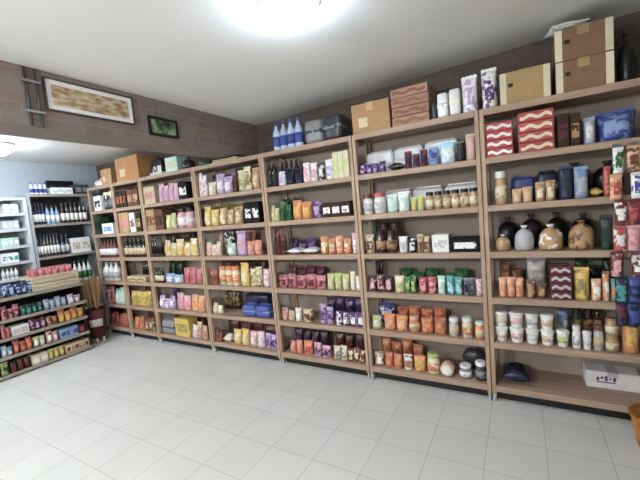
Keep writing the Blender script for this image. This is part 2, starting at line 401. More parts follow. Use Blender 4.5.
plaque('framed_poster', -1.56, -1.015, 2.195, 2.385, .007, 'long framed poster with white border and tan print on the brick beam', 'poster',
       (mat('plastic', 'dbrown'), mat('paper', 'white'), print_mat('poster_print', ('8A6A45', 'AD9673', 'C0B5A0'), 14, (1, 1, 3))), .034)
plaque('framed_picture', -.90, -.645, 2.145, 2.285, .014, 'small dark framed picture with green patches on the brick beam', 'picture',
       (mat('plastic', 'black'), mat('paper', 'dgrey'), print_mat('picture_print', ('1A201C', '3C5A3C', '8F9A7A'), 16, (1, 1, 1))), .02)
t = thing('power_cord', 'pair of thin dark cables running down the brick beam beside the poster', 'cable', (XB, -1.62, 2.085))
for dy in (-.025, .025):
    obj('cable', lathe('cord_cable', [(0, .0), (.008, .0), (.008, .33), (0, .33)], 10, at=(.009, dy, 0)), mat('plastic', 'dgrey'), t)
for z in (.08, .25): obj('clip', box_mesh('cord_clip', 0, .02, -.045, .045, z, z + .012), mat('plastic', 'grey'), t)

# ------------------------------------------------------------------ shelving
W, V_, SP = .9324, .579, .32
wood_x = wood_mat('tan_shelf_board', '9B8270', 'B59C88', 0)
wood_z = wood_mat('tan_shelf_post', 'A0866F', 'BAA089', 2)
panel_m = plain_mat('taupe_back_panel', 'AB9F96', '9D9289', 4)
foot_m = mat('plastic', 'lgrey'); shade_m = mat('plastic', 'black')
UX = {'u1': (0, W), 'u2': (-W, 0), 'u3': (-2*W, -W), 'u4': (-3*W, -2*W), 'u5': (-4*W, -3*W), 'u6': (-4*W - V_, -4*W), 'u7': (-4*W - 2*V_, -4*W - V_)}
ULAB = {'u1': 'rightmost tan shelving bay, lined with white lidded cups', 'u2': 'second tan shelving bay from the right, under the rust brown cartons',
        'u3': 'third tan shelving bay from the right, with blue and white bottles on top', 'u4': 'fourth tan shelving bay from the right, holding the blue wrapped bundles',
        'u5': 'fifth tan shelving bay from the right, with a pale mint carton on top', 'u6': 'narrow tan shelving bay under the large orange brown cardboard box',
        'u7': 'narrow tan shelving bay at the left end, behind the broom bin'}
DEP = .36
def level_z(k): return 2.02 - SP * k
def shelving(u):
    x0, x1 = UX[u]; w = x1 - x0; cx = (x0 + x1) / 2; hw = w/2 - .003
    t = thing('shelving_unit', ULAB[u], 'shelf', (cx, 0, 0), 0, 'tan shelving bays along the back wall')
    pw = .026
    for sx in (-1, 1):
        for y0 in (-.004, DEP - .03):
            xa = sx*hw if sx < 0 else sx*hw - pw
            obj('post', box_mesh('shelf_post', xa, xa + pw, y0, y0 + .034, .055, 2.038, bev=.002), wood_z, t)
            f = lathe('shelf_foot', [(0, .0005), (.0128, .0005), (.0128, .014), (.009, .02), (.009, .056), (0, .056)], 14, at=(xa + pw/2, y0 + .017, 0))
            obj('foot', f, foot_m, t)
    for k in range(7):
        z = level_z(k); bm = bmesh.new()
        a, b = -hw + pw*.98, hw - pw*.98
        bm_box(bm, a, b, .0, DEP - .012, z - .004, z + .018)
        sh = obj('shelf', bm_mesh(bm, 'shelf_board'), wood_x, t)
        obj('front_lip', box_mesh('shelf_lip', a, b, -.006, .012, z - .024, z + .0178, bev=.002), wood_x, sh)
    obj('under_shelf_shade', box_mesh('shelf_shade_strip', -hw + pw, hw - pw, .05, .062, .003, .09), shade_m, t)  # black strip standing in for the shade under the bottom shelf
    obj('back_panel', box_mesh('shelf_back', -hw + pw, hw - pw, DEP - .012, DEP - .002, .08, 2.02), panel_m, t)
for u in UX: shelving(u)

GX, GY0, GY1 = -4.45, -1.75, -.42
GZ = [.84, .615, .425, .235, .045]
dark_m = mat('plastic', 'dgrey'); rail_m = plain_mat('beige_price_rail', 'A39C90', '918A80', 8)
t = thing('gondola_shelf', 'low dark gondola shelf with beige edges standing in front of the left wall', 'shelf', (GX - .24, (GY0 + GY1)/2, 0))
hy = (GY1 - GY0)/2
obj('base_plinth', box_mesh('gondola_plinth', -.22, .22, -hy, hy, .0005, .03), mat('plastic', 'black'), t)
for s in (-1, 1): obj('end_panel', box_mesh('gondola_end', -.24, .16, s*hy - .01, s*hy + .01, .03, .86), mat('plastic', 'dbrown'), t)
obj('back_panel', box_mesh('gondola_back', -.24, -.225, -hy + .01, hy - .01, .03, .86), mat('plastic', 'dgrey'), t)
for z in GZ:
    s_ = obj('shelf', box_mesh('gondola_board', -.225, .235, -hy + .011, hy - .011, z - .014, z), mat('plastic', 'dgrey'), t)
    obj('price_rail', box_mesh('gondola_rail', .235, .243, -hy + .011, hy - .011, z - .028, z + .006), rail_m, s_)

def wall_rack(name, label, y0, y1, zs, cap, pc, bc):
    x0, x1 = XL + .01, -4.98; cx = (x0 + x1)/2; cy = (y0 + y1)/2; hx = (x1 - x0)/2; hy = (y1 - y0)/2
    t = thing(name, label, 'shelf', (cx, cy, 0))
    for s in (-1, 1): obj('side_panel', box_mesh('rack_side', -hx, hx, s*hy - (.03 if s > 0 else 0), s*hy + (.03 if s < 0 else 0), .0005, cap), pc, t)
    obj('back_panel', box_mesh('rack_back', -hx, -hx + .01, -hy + .03, hy - .03, .05, cap), bc, t)
    for z in zs:
        s_ = obj('shelf', box_mesh('rack_board', -hx + .01, hx - .004, -hy + .031, hy - .031, z - .02, z), pc, t)
        obj('front_lip', box_mesh('rack_lip', hx - .004, hx + .002, -hy + .031, hy - .031, z - .03, z + .003), rail_m if name == 'bottle_rack' else pc, s_)
    return t
RZ = [1.97, 1.59, 1.18, .79, .40, .06]
WZ = [1.745, 1.56, 1.36, 1.17, .98, .79, .06]
rack_paint = plain_mat('pale_grey_rack', 'A9ADB2', '9BA0A6', 5)
white_paint = plain_mat('white_rack', 'C9CFD2', 'BDC4C8', 5)
wall_rack('bottle_rack', 'pale grey rack full of bottles on the left wall behind the gondola', -.655, .12, RZ, 1.97, rack_paint, mat('plastic', 'dgrey'))
wall_rack('white_rack', 'white closely shelved rack at the left edge beside the bottle rack', -1.55, -.665, [1.93] + WZ, 1.93, white_paint, mat('plastic', 'grey'))

# ------------------------------------------------------------------ stock
FR = {}
for u in UX: FR[u] = ('x', [level_z(k) + .018 for k in range(7)])
FR['gon'] = ('y', GZ, GX); FR['rack'] = ('y', RZ, -4.98); FR['wrack'] = ('y', WZ, -4.98)
BAY = {'u1': 'rightmost bay', 'u2': 'second bay from right', 'u3': 'third bay from right', 'u4': 'fourth bay from right', 'u5': 'fifth bay from right',
       'u6': 'second bay from left end', 'u7': 'leftmost bay', 'gon': 'low gondola', 'rack': 'grey bottle rack', 'wrack': 'white rack'}
ORD = ['first', 'second', 'third', 'fourth', 'fifth', 'sixth', 'seventh', 'eighth', 'ninth', 'tenth', 'eleventh', 'twelfth']
def level_word(fr, l):
    if fr in UX: return ['top', 'second', 'third', 'fourth', 'fifth', 'sixth', 'bottom'][l] + ' shelf'
    if fr == 'gon': return ['top', 'second', 'third', 'fourth', 'bottom'][l] + ' tier'
    if fr == 'rack': return ['top', 'second', 'third', 'fourth'][l] + ' level'
    return ['first', 'second', 'third', 'fourth', 'fifth', 'sixth'][l] + ' level'
STOCK = [
  ('u1', 0, 'pouch', 'white', 'purple', 0.019, 0.116, 1, 0.270, 0.078, 'f', 1, 'white and purple bag'),
  ('u1', 0, 'cardboard', 'carton_tan', 'cream', 0.127, 0.410, 1, 0.200, 0.260, 'f', 1, 'tan cardboard carton with cream corners'),
  ('u1', 0, 'cardboard', 'carton_brown', 'cream', 0.430, 0.714, 1, 0.185, 0.270, 'f', 2, 'large brown cardboard carton with cream corners'),
  ('u1', 0, 'sack', 'black', 'black', 0.737, 0.828, 1, 0.270, 0.200, 'f', 1, 'black tied rubbish bag'),
  ('u1', 1, 'flatbox', 'red', 'white', 0.031, 0.197, 1, 0.055, 0.150, 'f', 4, 'flat red and white biscuit box'),
  ('u1', 1, 'flatbox', 'red', 'cream', 0.220, 0.422, 1, 0.063, 0.150, 'f', 4, 'flat red and cream wafer box'),
  ('u1', 1, 'carton', 'dbrown', 'maroon', 0.433, 0.494, 1, 0.200, 0.100, 'f', 1, 'dark brown coffee carton'),
  ('u1', 1, 'carton', 'dbrown', 'kraft', 0.499, 0.549, 1, 0.190, 0.100, 'f', 1, 'dark carton with tan label'),
  ('u1', 1, 'pouch', 'lblue', 'white', 0.564, 0.629, 1, 0.160, 0.120, 'f', 1, 'pale blue film packet'),
  ('u1', 1, 'pouch', 'blue', 'sky', 0.633, 0.826, 1, 0.210, 0.220, 'f', 1, 'big blue packet'),
  ('u1', 2, 'jar', 'tan', 'white', 0.072, 0.150, 1, 0.220, 0.077, 'f', 1, 'tan jar with white lid'),
  ('u1', 2, 'bundle', 'blue', 'dgreen', 0.165, 0.312, 1, 0.170, 0.110, 'b', 1, 'blue wrapped bundle with green band'),
  ('u1', 2, 'bundle', 'navy', 'lblue', 0.324, 0.445, 1, 0.190, 0.110, 'b', 1, 'navy wrapped bundle'),
  ('u1', 2, 'pouch', 'peach', 'beige', 0.174, 0.294, 2, 0.106, 0.060, 'f', 1, 'low peach packet'),
  ('u1', 2, 'pouch', 'tan', 'cream', 0.306, 0.419, 2, 0.138, 0.058, 'f', 1, 'tan and cream pouch'),
  ('u1', 2, 'sack', 'black', 'dgrey', 0.456, 0.800, 2, 0.250, 0.146, 'b', 1, 'glossy black bag behind the pouches'),
  ('u1', 2, 'pouch', 'navy', 'dgrey', 0.435, 0.507, 1, 0.212, 0.066, 'f', 1, 'dark navy pouch'),
  ('u1', 2, 'pouch', 'sky', 'lgrey', 0.512, 0.587, 1, 0.212, 0.067, 'f', 1, 'pale blue grey pouch'),
  ('u1', 2, 'pillow', 'yellow', 'olive', 0.592, 0.650, 1, 0.060, 0.140, 'f', 1, 'flat yellow packet'),
  ('u1', 2, 'pouch', 'red', 'orange', 0.655, 0.692, 1, 0.201, 0.049, 'f', 1, 'red and orange pouch'),
  ('u1', 2, 'pouch', 'dgreen', 'green', 0.697, 0.743, 1, 0.180, 0.053, 'f', 1, 'dark green pouch'),
  ('u1', 3, 'sack', 'tan', 'lgrey', 0.059, 0.157, 1, 0.130, 0.083, 'f', 1, 'tan bag of nuts'),
  ('u1', 3, 'sack', 'lgrey', 'white', 0.174, 0.296, 1, 0.160, 0.103, 'f', 1, 'pale grey tied bag'),
  ('u1', 3, 'sack', 'tan', 'white', 0.313, 0.459, 1, 0.190, 0.124, 'f', 1, 'wide tan bag with white tie'),
  ('u1', 3, 'sack', 'tan', 'brown', 0.475, 0.621, 1, 0.180, 0.124, 'f', 1, 'round tan bag with brown tie'),
  ('u1', 3, 'sack', 'black', 'dgrey', 0.062, 0.655, 4, 0.245, 0.126, 'b', 1, 'glossy black bag in the back row'),
  ('u1', 3, 'pouch', 'dgreen', 'dgrey', 0.635, 0.698, 1, 0.212, 0.061, 'f', 1, 'dark green pouch'),
  ('u1', 4, 'pouch', 'peach', 'orange', 0.071, 0.223, 3, 0.148, 0.055, 'f', 1, 'orange and peach snack pouch'),
  ('u1', 4, 'pouch', 'brown', 'orange', 0.070, 0.225, 2, 0.201, 0.069, 'b', 1, 'brown pouch in the back row'),
  ('u1', 4, 'pouch', 'brown', 'tan', 0.234, 0.354, 2, 0.117, 0.060, 'f', 1, 'low brown and tan pouch'),
  ('u1', 4, 'pouch', 'white', 'lgrey', 0.243, 0.365, 1, 0.233, 0.090, 'b', 1, 'tall white pouch in the back row'),
  ('u1', 4, 'flatbox', 'maroon', 'lgrey', 0.370, 0.489, 1, 0.055, 0.130, 'f', 4, 'flat maroon and grey box'),
  ('u1', 4, 'pouch', 'yellow', 'olive', 0.499, 0.581, 1, 0.212, 0.071, 'f', 1, 'yellow and olive pouch'),
  ('u1', 4, 'pouch', 'peach', 'white', 0.586, 0.638, 1, 0.148, 0.056, 'f', 1, 'white and peach pouch'),
  ('u1', 4, 'pouch', 'orange', 'white', 0.642, 0.677, 1, 0.180, 0.047, 'f', 1, 'orange and white pouch'),
  ('u1', 4, 'pouch', 'teal', 'orange', 0.681, 0.717, 1, 0.159, 0.048, 'f', 1, 'teal pouch'),
  ('u1', 4, 'pouch', 'dgreen', 'black', 0.526, 0.748, 3, 0.233, 0.067, 'b', 1, 'dark green pouch in the back row'),
  ('u1', 5, 'cup', 'white', 'cream', 0.031, 0.119, 1, 0.105, 0.087, 'f', 2, 'white lidded cup beside the left post'),
  ('u1', 5, 'cup', 'white', 'pink', 0.123, 0.216, 1, 0.105, 0.091, 'f', 2, 'white lidded cup with pink band'),
  ('u1', 5, 'cup', 'white', 'lgrey', 0.220, 0.303, 1, 0.105, 0.082, 'f', 2, 'white lidded cup with grey band'),
  ('u1', 5, 'cup', 'white', 'beige', 0.307, 0.390, 1, 0.105, 0.081, 'f', 2, 'white lidded cup with beige band'),
  ('u1', 5, 'cup', 'white', 'lime', 0.395, 0.471, 1, 0.110, 0.075, 'f', 1, 'white lidded cup with lime band'),
  ('u1', 5, 'cup', 'sky', 'white', 0.410, 0.485, 1, 0.190, 0.074, 'b', 1, 'tall blue cup in the back row'),
  ('u1', 5, 'jar', 'dgreen', 'black', 0.502, 0.558, 1, 0.230, 0.055, 'b', 1, 'dark green jar in the back row'),
  ('u1', 5, 'jar', 'white', 'white', 0.482, 0.529, 1, 0.150, 0.047, 'f', 1, 'slim white jar'),
  ('u1', 5, 'cup', 'white', 'white', 0.534, 0.585, 1, 0.120, 0.050, 'f', 1, 'plain white cup'),
  ('u1', 5, 'jar', 'lgrey', 'brown', 0.591, 0.645, 1, 0.160, 0.054, 'f', 1, 'clear jar with brown lid'),
  ('u1', 5, 'jar', 'dbrown', 'black', 0.569, 0.672, 2, 0.240, 0.050, 'b', 1, 'dark brown jar in the back row'),
  ('u1', 5, 'jar', 'tan', 'kraft', 0.650, 0.718, 1, 0.105, 0.067, 'f', 2, 'small tan jar with brown lid'),
  ('u1', 5, 'pouch', 'orange', 'yellow', 0.732, 0.816, 1, 0.252, 0.072, 'f', 1, 'orange and yellow pouch'),
  ('u1', 6, 'pillow', 'navy', 'black', 0.065, 0.243, 1, 0.120, 0.240, 'f', 1, 'slumped dark navy plastic bag'),
  ('u1', 6, 'cardboard', 'paper', 'purple', 0.563, 0.857, 1, 0.115, 0.140, 'b', 1, 'white carton with purple printing'),
  ('u2', 0, 'cardboard', 'kraft', 'tan', -0.929, -0.609, 1, 0.230, 0.280, 'f', 1, 'long kraft cardboard box'),
  ('u2', 0, 'flatbox', 'carton_rust', 'carton_edge', -0.601, -0.318, 1, 0.068, 0.260, 'f', 4, 'flat rust brown carton'),
  ('u2', 0, 'sack', 'dgrey', 'black', -0.311, -0.271, 1, 0.160, 0.034, 'f', 1, 'thin dark grey bag'),
  ('u2', 0, 'bundle', 'white', 'lgrey', -0.267, -0.194, 1, 0.170, 0.200, 'f', 1, 'white wrapped bundle'),
  ('u2', 0, 'bundle', 'white', 'cream', -0.187, -0.114, 1, 0.180, 0.200, 'f', 1, 'cream banded white bundle'),
  ('u2', 0, 'pouch', 'white', 'lilac', -0.108, -0.003, 1, 0.250, 0.082, 'f', 1, 'white bag with lilac print'),
  ('u2', 1, 'bundle', 'paper', 'lgrey', -0.901, -0.423, 2, 0.185, 0.110, 'b', 1, 'long white wrapped bundle in the back row'),
  ('u2', 1, 'bundle', 'paper', 'white', -0.416, -0.163, 1, 0.195, 0.110, 'b', 1, 'white wrapped bundle at the back right'),
  ('u2', 1, 'pouch', 'purple', 'lilac', -0.901, -0.681, 4, 0.090, 0.058, 'f', 1, 'small dark purple pouch'),
  ('u2', 1, 'pillow', 'black', 'dgrey', -0.665, -0.538, 1, 0.060, 0.120, 'f', 1, 'flat black packet'),
  ('u2', 1, 'pouch', 'maroon', 'navy', -0.530, -0.358, 3, 0.125, 0.059, 'f', 1, 'dark maroon pouch'),
  ('u2', 1, 'pouch', 'sky', 'blue', -0.351, -0.280, 1, 0.150, 0.066, 'f', 1, 'pale blue pouch'),
  ('u2', 1, 'pouch', 'cyan', 'white', -0.273, -0.163, 1, 0.160, 0.085, 'f', 1, 'cyan and white pouch'),
  ('u2', 1, 'pouch', 'black', 'dgrey', -0.157, -0.104, 1, 0.150, 0.056, 'f', 1, 'black pouch'),
  ('u2', 1, 'pouch', 'beige', 'pink', -0.097, -0.031, 1, 0.190, 0.063, 'f', 1, 'beige pouch with pink label'),
  ('u2', 2, 'bundle', 'paper', 'white', -0.779, -0.039, 3, 0.170, 0.110, 'b', 1, 'white wrapped bundle in the back row'),
  ('u2', 2, 'jar', 'white', 'maroon', -0.901, -0.815, 1, 0.160, 0.086, 'f', 1, 'white jar with maroon lid'),
  ('u2', 2, 'jar', 'white', 'red', -0.806, -0.705, 1, 0.165, 0.100, 'f', 1, 'white jar with red lid'),
  ('u2', 2, 'pouch', 'white', 'mint', -0.697, -0.513, 2, 0.159, 0.076, 'f', 1, 'white and mint pouch'),
  ('u2', 2, 'pouch', 'lime', 'yellow', -0.505, -0.400, 2, 0.117, 0.056, 'f', 1, 'lime green pouch'),
  ('u2', 2, 'jar', 'tan', 'black', -0.392, -0.031, 6, 0.130, 0.059, 'f', 1, 'tan jar with black lid'),
  ('u2', 3, 'pouch', 'dgreen', 'green', -0.901, -0.866, 1, 0.252, 0.048, 'b', 1, 'dark green pouch in the back row'),
  ('u2', 3, 'pouch', 'cream', 'maroon', -0.901, -0.823, 1, 0.170, 0.069, 'f', 1, 'cream and maroon pouch'),
  ('u2', 3, 'jar', 'dbrown', 'black', -0.814, -0.638, 2, 0.180, 0.087, 'f', 1, 'dark brown jar'),
  ('u2', 3, 'jar', 'maroon', 'dbrown', -0.848, -0.653, 2, 0.230, 0.096, 'b', 1, 'tall maroon jar in the back row'),
  ('u2', 3, 'pouch', 'white', 'lgrey', -0.622, -0.550, 1, 0.122, 0.066, 'f', 1, 'white and grey pouch'),
  ('u2', 3, 'pouch', 'black', 'white', -0.542, -0.480, 1, 0.133, 0.061, 'f', 1, 'black pouch with white label'),
  ('u2', 3, 'pouch', 'beige', 'brown', -0.472, -0.382, 2, 0.138, 0.053, 'f', 1, 'beige and brown pouch'),
  ('u2', 3, 'carton', 'white', 'lgrey', -0.360, -0.238, 1, 0.130, 0.150, 'f', 1, 'white carton'),
  ('u2', 3, 'carton', 'black', 'white', -0.231, -0.031, 1, 0.100, 0.150, 'f', 1, 'long black and white carton'),
  ('u2', 4, 'pouch', 'dbrown', 'black', -0.901, -0.836, 2, 0.244, 0.046, 'b', 1, 'tall dark brown pouch in the back row'),
  ('u2', 4, 'pouch', 'dbrown', 'pink', -0.901, -0.685, 3, 0.148, 0.066, 'f', 1, 'dark brown pouch with pink label'),
  ('u2', 4, 'pouch', 'cream', 'lime', -0.677, -0.597, 1, 0.127, 0.070, 'f', 1, 'cream and lime pouch'),
  ('u2', 4, 'pouch', 'green', 'lime', -0.593, -0.500, 2, 0.148, 0.053, 'f', 1, 'green pouch'),
  ('u2', 4, 'pouch', 'red', 'pink', -0.485, -0.349, 2, 0.138, 0.064, 'f', 1, 'red and pink pouch'),
  ('u2', 4, 'pouch', 'mint', 'white', -0.342, -0.284, 1, 0.148, 0.059, 'f', 1, 'pale mint pouch'),
  ('u2', 4, 'pouch', 'teal', 'cyan', -0.277, -0.164, 2, 0.148, 0.058, 'f', 1, 'teal and cyan pouch'),
  ('u2', 4, 'pouch', 'grey', 'navy', -0.158, -0.083, 2, 0.138, 0.049, 'f', 1, 'slim grey pouch'),
  ('u2', 4, 'pouch', 'pink', 'white', -0.077, -0.031, 1, 0.138, 0.053, 'f', 1, 'pink and white pouch'),
  ('u2', 4, 'pouch', 'green', 'dgreen', -0.693, -0.138, 5, 0.159, 0.085, 'b', 1, 'green pouch in the back row'),
  ('u2', 5, 'pouch', 'lime', 'white', -0.901, -0.811, 1, 0.127, 0.075, 'f', 1, 'lime and white pouch'),
  ('u2', 5, 'pouch', 'blue', 'white', -0.897, -0.751, 1, 0.170, 0.090, 'b', 1, 'blue pouch in the back row'),
  ('u2', 5, 'pouch', 'orange', 'peach', -0.794, -0.593, 2, 0.143, 0.080, 'f', 1, 'orange and peach pouch'),
  ('u2', 5, 'jar', 'orange', 'peach', -0.585, -0.497, 1, 0.130, 0.086, 'f', 1, 'orange jar with peach lid'),
  ('u2', 5, 'pouch', 'rust', 'orange', -0.489, -0.294, 2, 0.138, 0.079, 'f', 1, 'rust orange pouch'),
  ('u2', 5, 'pouch', 'orange', 'red', -0.733, -0.326, 4, 0.159, 0.081, 'b', 1, 'orange pouch in the back row'),
  ('u2', 5, 'jar', 'lgrey', 'white', -0.279, -0.208, 1, 0.140, 0.070, 'f', 1, 'clear jar with white lid'),
  ('u2', 5, 'jar', 'cream', 'white', -0.187, -0.112, 1, 0.150, 0.074, 'f', 1, 'cream jar with white lid'),
  ('u2', 5, 'jar', 'orange', 'white', -0.098, -0.031, 1, 0.125, 0.066, 'f', 1, 'orange jar with white lid'),
  ('u2', 6, 'pouch', 'tan', 'white', -0.901, -0.818, 1, 0.117, 0.072, 'f', 1, 'tan and white pouch'),
  ('u2', 6, 'pouch', 'rust', 'orange', -0.809, -0.655, 2, 0.138, 0.068, 'f', 1, 'rust and orange pouch'),
  ('u2', 6, 'pouch', 'white', 'rust', -0.647, -0.573, 1, 0.127, 0.067, 'f', 1, 'white and rust pouch'),
  ('u2', 6, 'pouch', 'orange', 'yellow', -0.565, -0.470, 1, 0.138, 0.078, 'f', 1, 'orange and yellow pouch'),
  ('u2', 6, 'pouch', 'orange', 'rust', -0.901, -0.530, 4, 0.170, 0.076, 'b', 1, 'orange pouch in the back row'),
  ('u2', 6, 'jar', 'cream', 'lime', -0.462, -0.363, 1, 0.160, 0.098, 'f', 1, 'cream jar with lime lid'),
  ('u2', 6, 'roll', 'beige', 'white', -0.356, -0.260, 1, 0.100, 0.140, 'f', 1, 'round beige roll laid end outward'),
  ('u2', 6, 'jar', 'grey', 'white', -0.224, -0.133, 1, 0.100, 0.090, 'f', 1, 'grey jar with white lid'),
  ('u2', 6, 'jar', 'dgrey', 'white', -0.113, -0.031, 1, 0.140, 0.081, 'f', 1, 'dark grey jar with white lid'),
  ('u3', 0, 'bottle', 'lblue', 'blue', -1.737, -1.418, 4, 0.260, 0.078, 'f', 1, 'blue and white bottle'),
  ('u3', 0, 'bundle', 'grey', 'dgrey', -1.387, -1.206, 1, 0.200, 0.250, 'f', 1, 'grey wrapped bundle'),
  ('u3', 0, 'bundle', 'dgrey', 'grey', -1.196, -1.026, 1, 0.210, 0.250, 'f', 1, 'dark grey wrapped bundle'),
  ('u3', 1, 'bottle', 'black', 'dgrey', -1.834, -1.730, 2, 0.246, 0.051, 'f', 1, 'black bottle'),
  ('u3', 1, 'bottle', 'navy', 'purple', -1.834, -1.607, 4, 0.252, 0.056, 'b', 1, 'dark navy bottle in the back row'),
  ('u3', 1, 'pouch', 'white', 'lilac', -1.718, -1.639, 1, 0.146, 0.070, 'f', 1, 'small white and lilac pouch'),
  ('u3', 1, 'pouch', 'black', 'navy', -1.627, -1.453, 2, 0.157, 0.074, 'f', 1, 'black and navy pouch'),
  ('u3', 1, 'pouch', 'white', 'pink', -1.442, -1.298, 2, 0.179, 0.066, 'f', 1, 'white and pink pouch'),
  ('u3', 1, 'pouch', 'dgrey', 'white', -1.288, -1.228, 1, 0.168, 0.060, 'f', 1, 'dark grey pouch with white label'),
  ('u3', 1, 'pouch', 'white', 'lilac', -1.218, -1.141, 1, 0.168, 0.069, 'f', 1, 'broad white and lilac pouch'),
  ('u3', 1, 'carton', 'cream', 'lime', -1.131, -0.982, 3, 0.213, 0.100, 'f', 1, 'pale cream carton with lime label'),
  ('u3', 2, 'pouch', 'cream', 'lime', -1.834, -1.745, 2, 0.146, 0.052, 'f', 1, 'cream and lime pouch'),
  ('u3', 2, 'pouch', 'green', 'dgreen', -1.734, -1.608, 2, 0.168, 0.061, 'f', 1, 'green pouch'),
  ('u3', 2, 'pouch', 'dgreen', 'black', -1.834, -1.643, 3, 0.224, 0.062, 'b', 1, 'dark green pouch in the back row'),
  ('u3', 2, 'pouch', 'orange', 'yellow', -1.597, -1.393, 2, 0.179, 0.081, 'f', 1, 'plump orange and yellow pouch'),
  ('u3', 2, 'pouch', 'purple', 'lilac', -1.382, -1.290, 1, 0.157, 0.076, 'f', 1, 'purple and lilac pouch'),
  ('u3', 2, 'carton', 'dbrown', 'white', -1.270, -1.001, 3, 0.123, 0.140, 'f', 1, 'dark brown carton with white label'),
  ('u3', 3, 'pouch', 'maroon', 'dbrown', -1.834, -1.702, 2, 0.246, 0.063, 'f', 1, 'dark maroon pouch'),
  ('u3', 3, 'pillow', 'white', 'lilac', -1.691, -1.353, 2, 0.060, 0.140, 'f', 1, 'flat white and lilac packet'),
  ('u3', 3, 'pouch', 'purple', 'grey', -1.798, -1.472, 3, 0.134, 0.084, 'b', 1, 'grey purple pouch in the back row'),
  ('u3', 3, 'pouch', 'orange', 'cream', -1.332, -1.029, 4, 0.157, 0.068, 'f', 1, 'golden orange pouch'),
  ('u3', 3, 'pouch', 'pink', 'white', -1.020, -0.965, 1, 0.168, 0.058, 'f', 1, 'pink and white pouch'),
  ('u3', 4, 'pouch', 'rose', 'maroon', -1.834, -1.313, 5, 0.134, 0.082, 'f', 1, 'rose pink pouch'),
  ('u3', 4, 'pouch', 'maroon', 'purple', -1.834, -1.416, 4, 0.190, 0.082, 'b', 1, 'maroon pouch in the back row'),
  ('u3', 4, 'pouch', 'lime', 'cream', -1.292, -1.076, 3, 0.157, 0.066, 'f', 1, 'pale lime pouch'),
  ('u3', 4, 'pouch', 'cream', 'white', -1.067, -0.964, 2, 0.157, 0.056, 'f', 1, 'cream and white pouch'),
  ('u3', 5, 'pouch', 'beige', 'rose', -1.834, -1.683, 2, 0.112, 0.068, 'f', 1, 'beige and rose pouch'),
  ('u3', 5, 'pouch', 'cream', 'white', -1.672, -1.604, 1, 0.123, 0.064, 'f', 1, 'small cream pouch'),
  ('u3', 5, 'pouch', 'beige', 'brown', -1.593, -1.482, 1, 0.134, 0.085, 'f', 1, 'beige and brown pouch'),
  ('u3', 5, 'pouch', 'lilac', 'purple', -1.407, -1.262, 2, 0.179, 0.066, 'f', 1, 'lilac and purple pouch'),
  ('u3', 5, 'pouch', 'purple', 'white', -1.242, -0.963, 4, 0.134, 0.065, 'f', 1, 'purple pouch with white label'),
  ('u3', 5, 'pouch', 'purple', 'navy', -1.426, -1.041, 4, 0.224, 0.078, 'b', 1, 'tall purple pouch in the back row'),
  ('u3', 6, 'pouch', 'rose', 'orange', -1.767, -1.627, 2, 0.134, 0.065, 'f', 1, 'rose and orange pouch'),
  ('u3', 6, 'pouch', 'orange', 'red', -1.616, -1.516, 1, 0.146, 0.080, 'f', 1, 'orange and red pouch'),
  ('u3', 6, 'pouch', 'pink', 'purple', -1.505, -1.324, 2, 0.123, 0.075, 'f', 1, 'pink and purple pouch'),
  ('u3', 6, 'pouch', 'dbrown', 'purple', -1.834, -1.435, 4, 0.190, 0.080, 'b', 1, 'dark brown pouch in the back row'),
  ('u3', 6, 'pouch', 'cream', 'grey', -1.293, -1.152, 2, 0.134, 0.065, 'f', 1, 'cream and grey pouch'),
  ('u3', 6, 'pouch', 'maroon', 'cream', -1.143, -0.981, 3, 0.134, 0.057, 'f', 1, 'maroon pouch with cream label'),
  ('u4', 0, 'flatbox', 'cream', 'olive', -2.512, -2.181, 1, 0.030, 0.200, 'f', 1, 'flat cream box'),
  ('u4', 0, 'sack', 'dgreen', 'dgrey', -2.783, -2.571, 1, 0.100, 0.180, 'f', 1, 'dark green grey bag'),
  ('u4', 1, 'pouch', 'white', 'pink', -2.766, -2.652, 2, 0.252, 0.058, 'f', 1, 'white and pink pouch'),
  ('u4', 1, 'pouch', 'cream', 'white', -2.637, -2.534, 1, 0.144, 0.082, 'f', 1, 'small cream pouch'),
  ('u4', 1, 'pouch', 'purple', 'lilac', -2.763, -2.431, 2, 0.252, 0.090, 'b', 1, 'tall purple pouch in the back row'),
  ('u4', 1, 'pouch', 'lilac', 'white', -2.519, -2.296, 2, 0.204, 0.086, 'f', 1, 'lilac pouch'),
  ('u4', 1, 'pouch', 'maroon', 'dbrown', -2.292, -2.227, 1, 0.180, 0.063, 'f', 1, 'maroon pouch'),
  ('u4', 1, 'pouch', 'cream', 'olive', -2.214, -2.045, 2, 0.240, 0.072, 'f', 1, 'cream and olive pouch'),
  ('u4', 1, 'pouch', 'tan', 'beige', -2.032, -1.932, 1, 0.240, 0.080, 'f', 1, 'tan and beige pouch'),
  ('u4', 2, 'pouch', 'yellow', 'cream', -2.750, -2.540, 2, 0.204, 0.083, 'f', 1, 'yellow pouch'),
  ('u4', 2, 'pouch', 'tan', 'cream', -2.526, -2.206, 3, 0.180, 0.083, 'f', 1, 'tan and cream pouch'),
  ('u4', 2, 'carton', 'black', 'white', -2.153, -1.962, 2, 0.204, 0.100, 'f', 1, 'black carton with white label'),
  ('u4', 3, 'pouch', 'cream', 'pink', -2.766, -2.546, 3, 0.144, 0.067, 'f', 1, 'cream and pink pouch'),
  ('u4', 3, 'pouch', 'pink', 'white', -2.766, -2.706, 1, 0.252, 0.060, 'b', 1, 'tall pink pouch in the back row'),
  ('u4', 3, 'pouch', 'dgreen', 'white', -2.675, -2.524, 1, 0.240, 0.090, 'b', 1, 'dark green pouch in the back row'),
  ('u4', 3, 'pouch', 'mint', 'white', -2.473, -2.347, 1, 0.144, 0.090, 'f', 1, 'mint and white pouch'),
  ('u4', 3, 'pouch', 'lilac', 'pink', -2.333, -2.197, 1, 0.240, 0.090, 'f', 1, 'tall lilac pouch'),
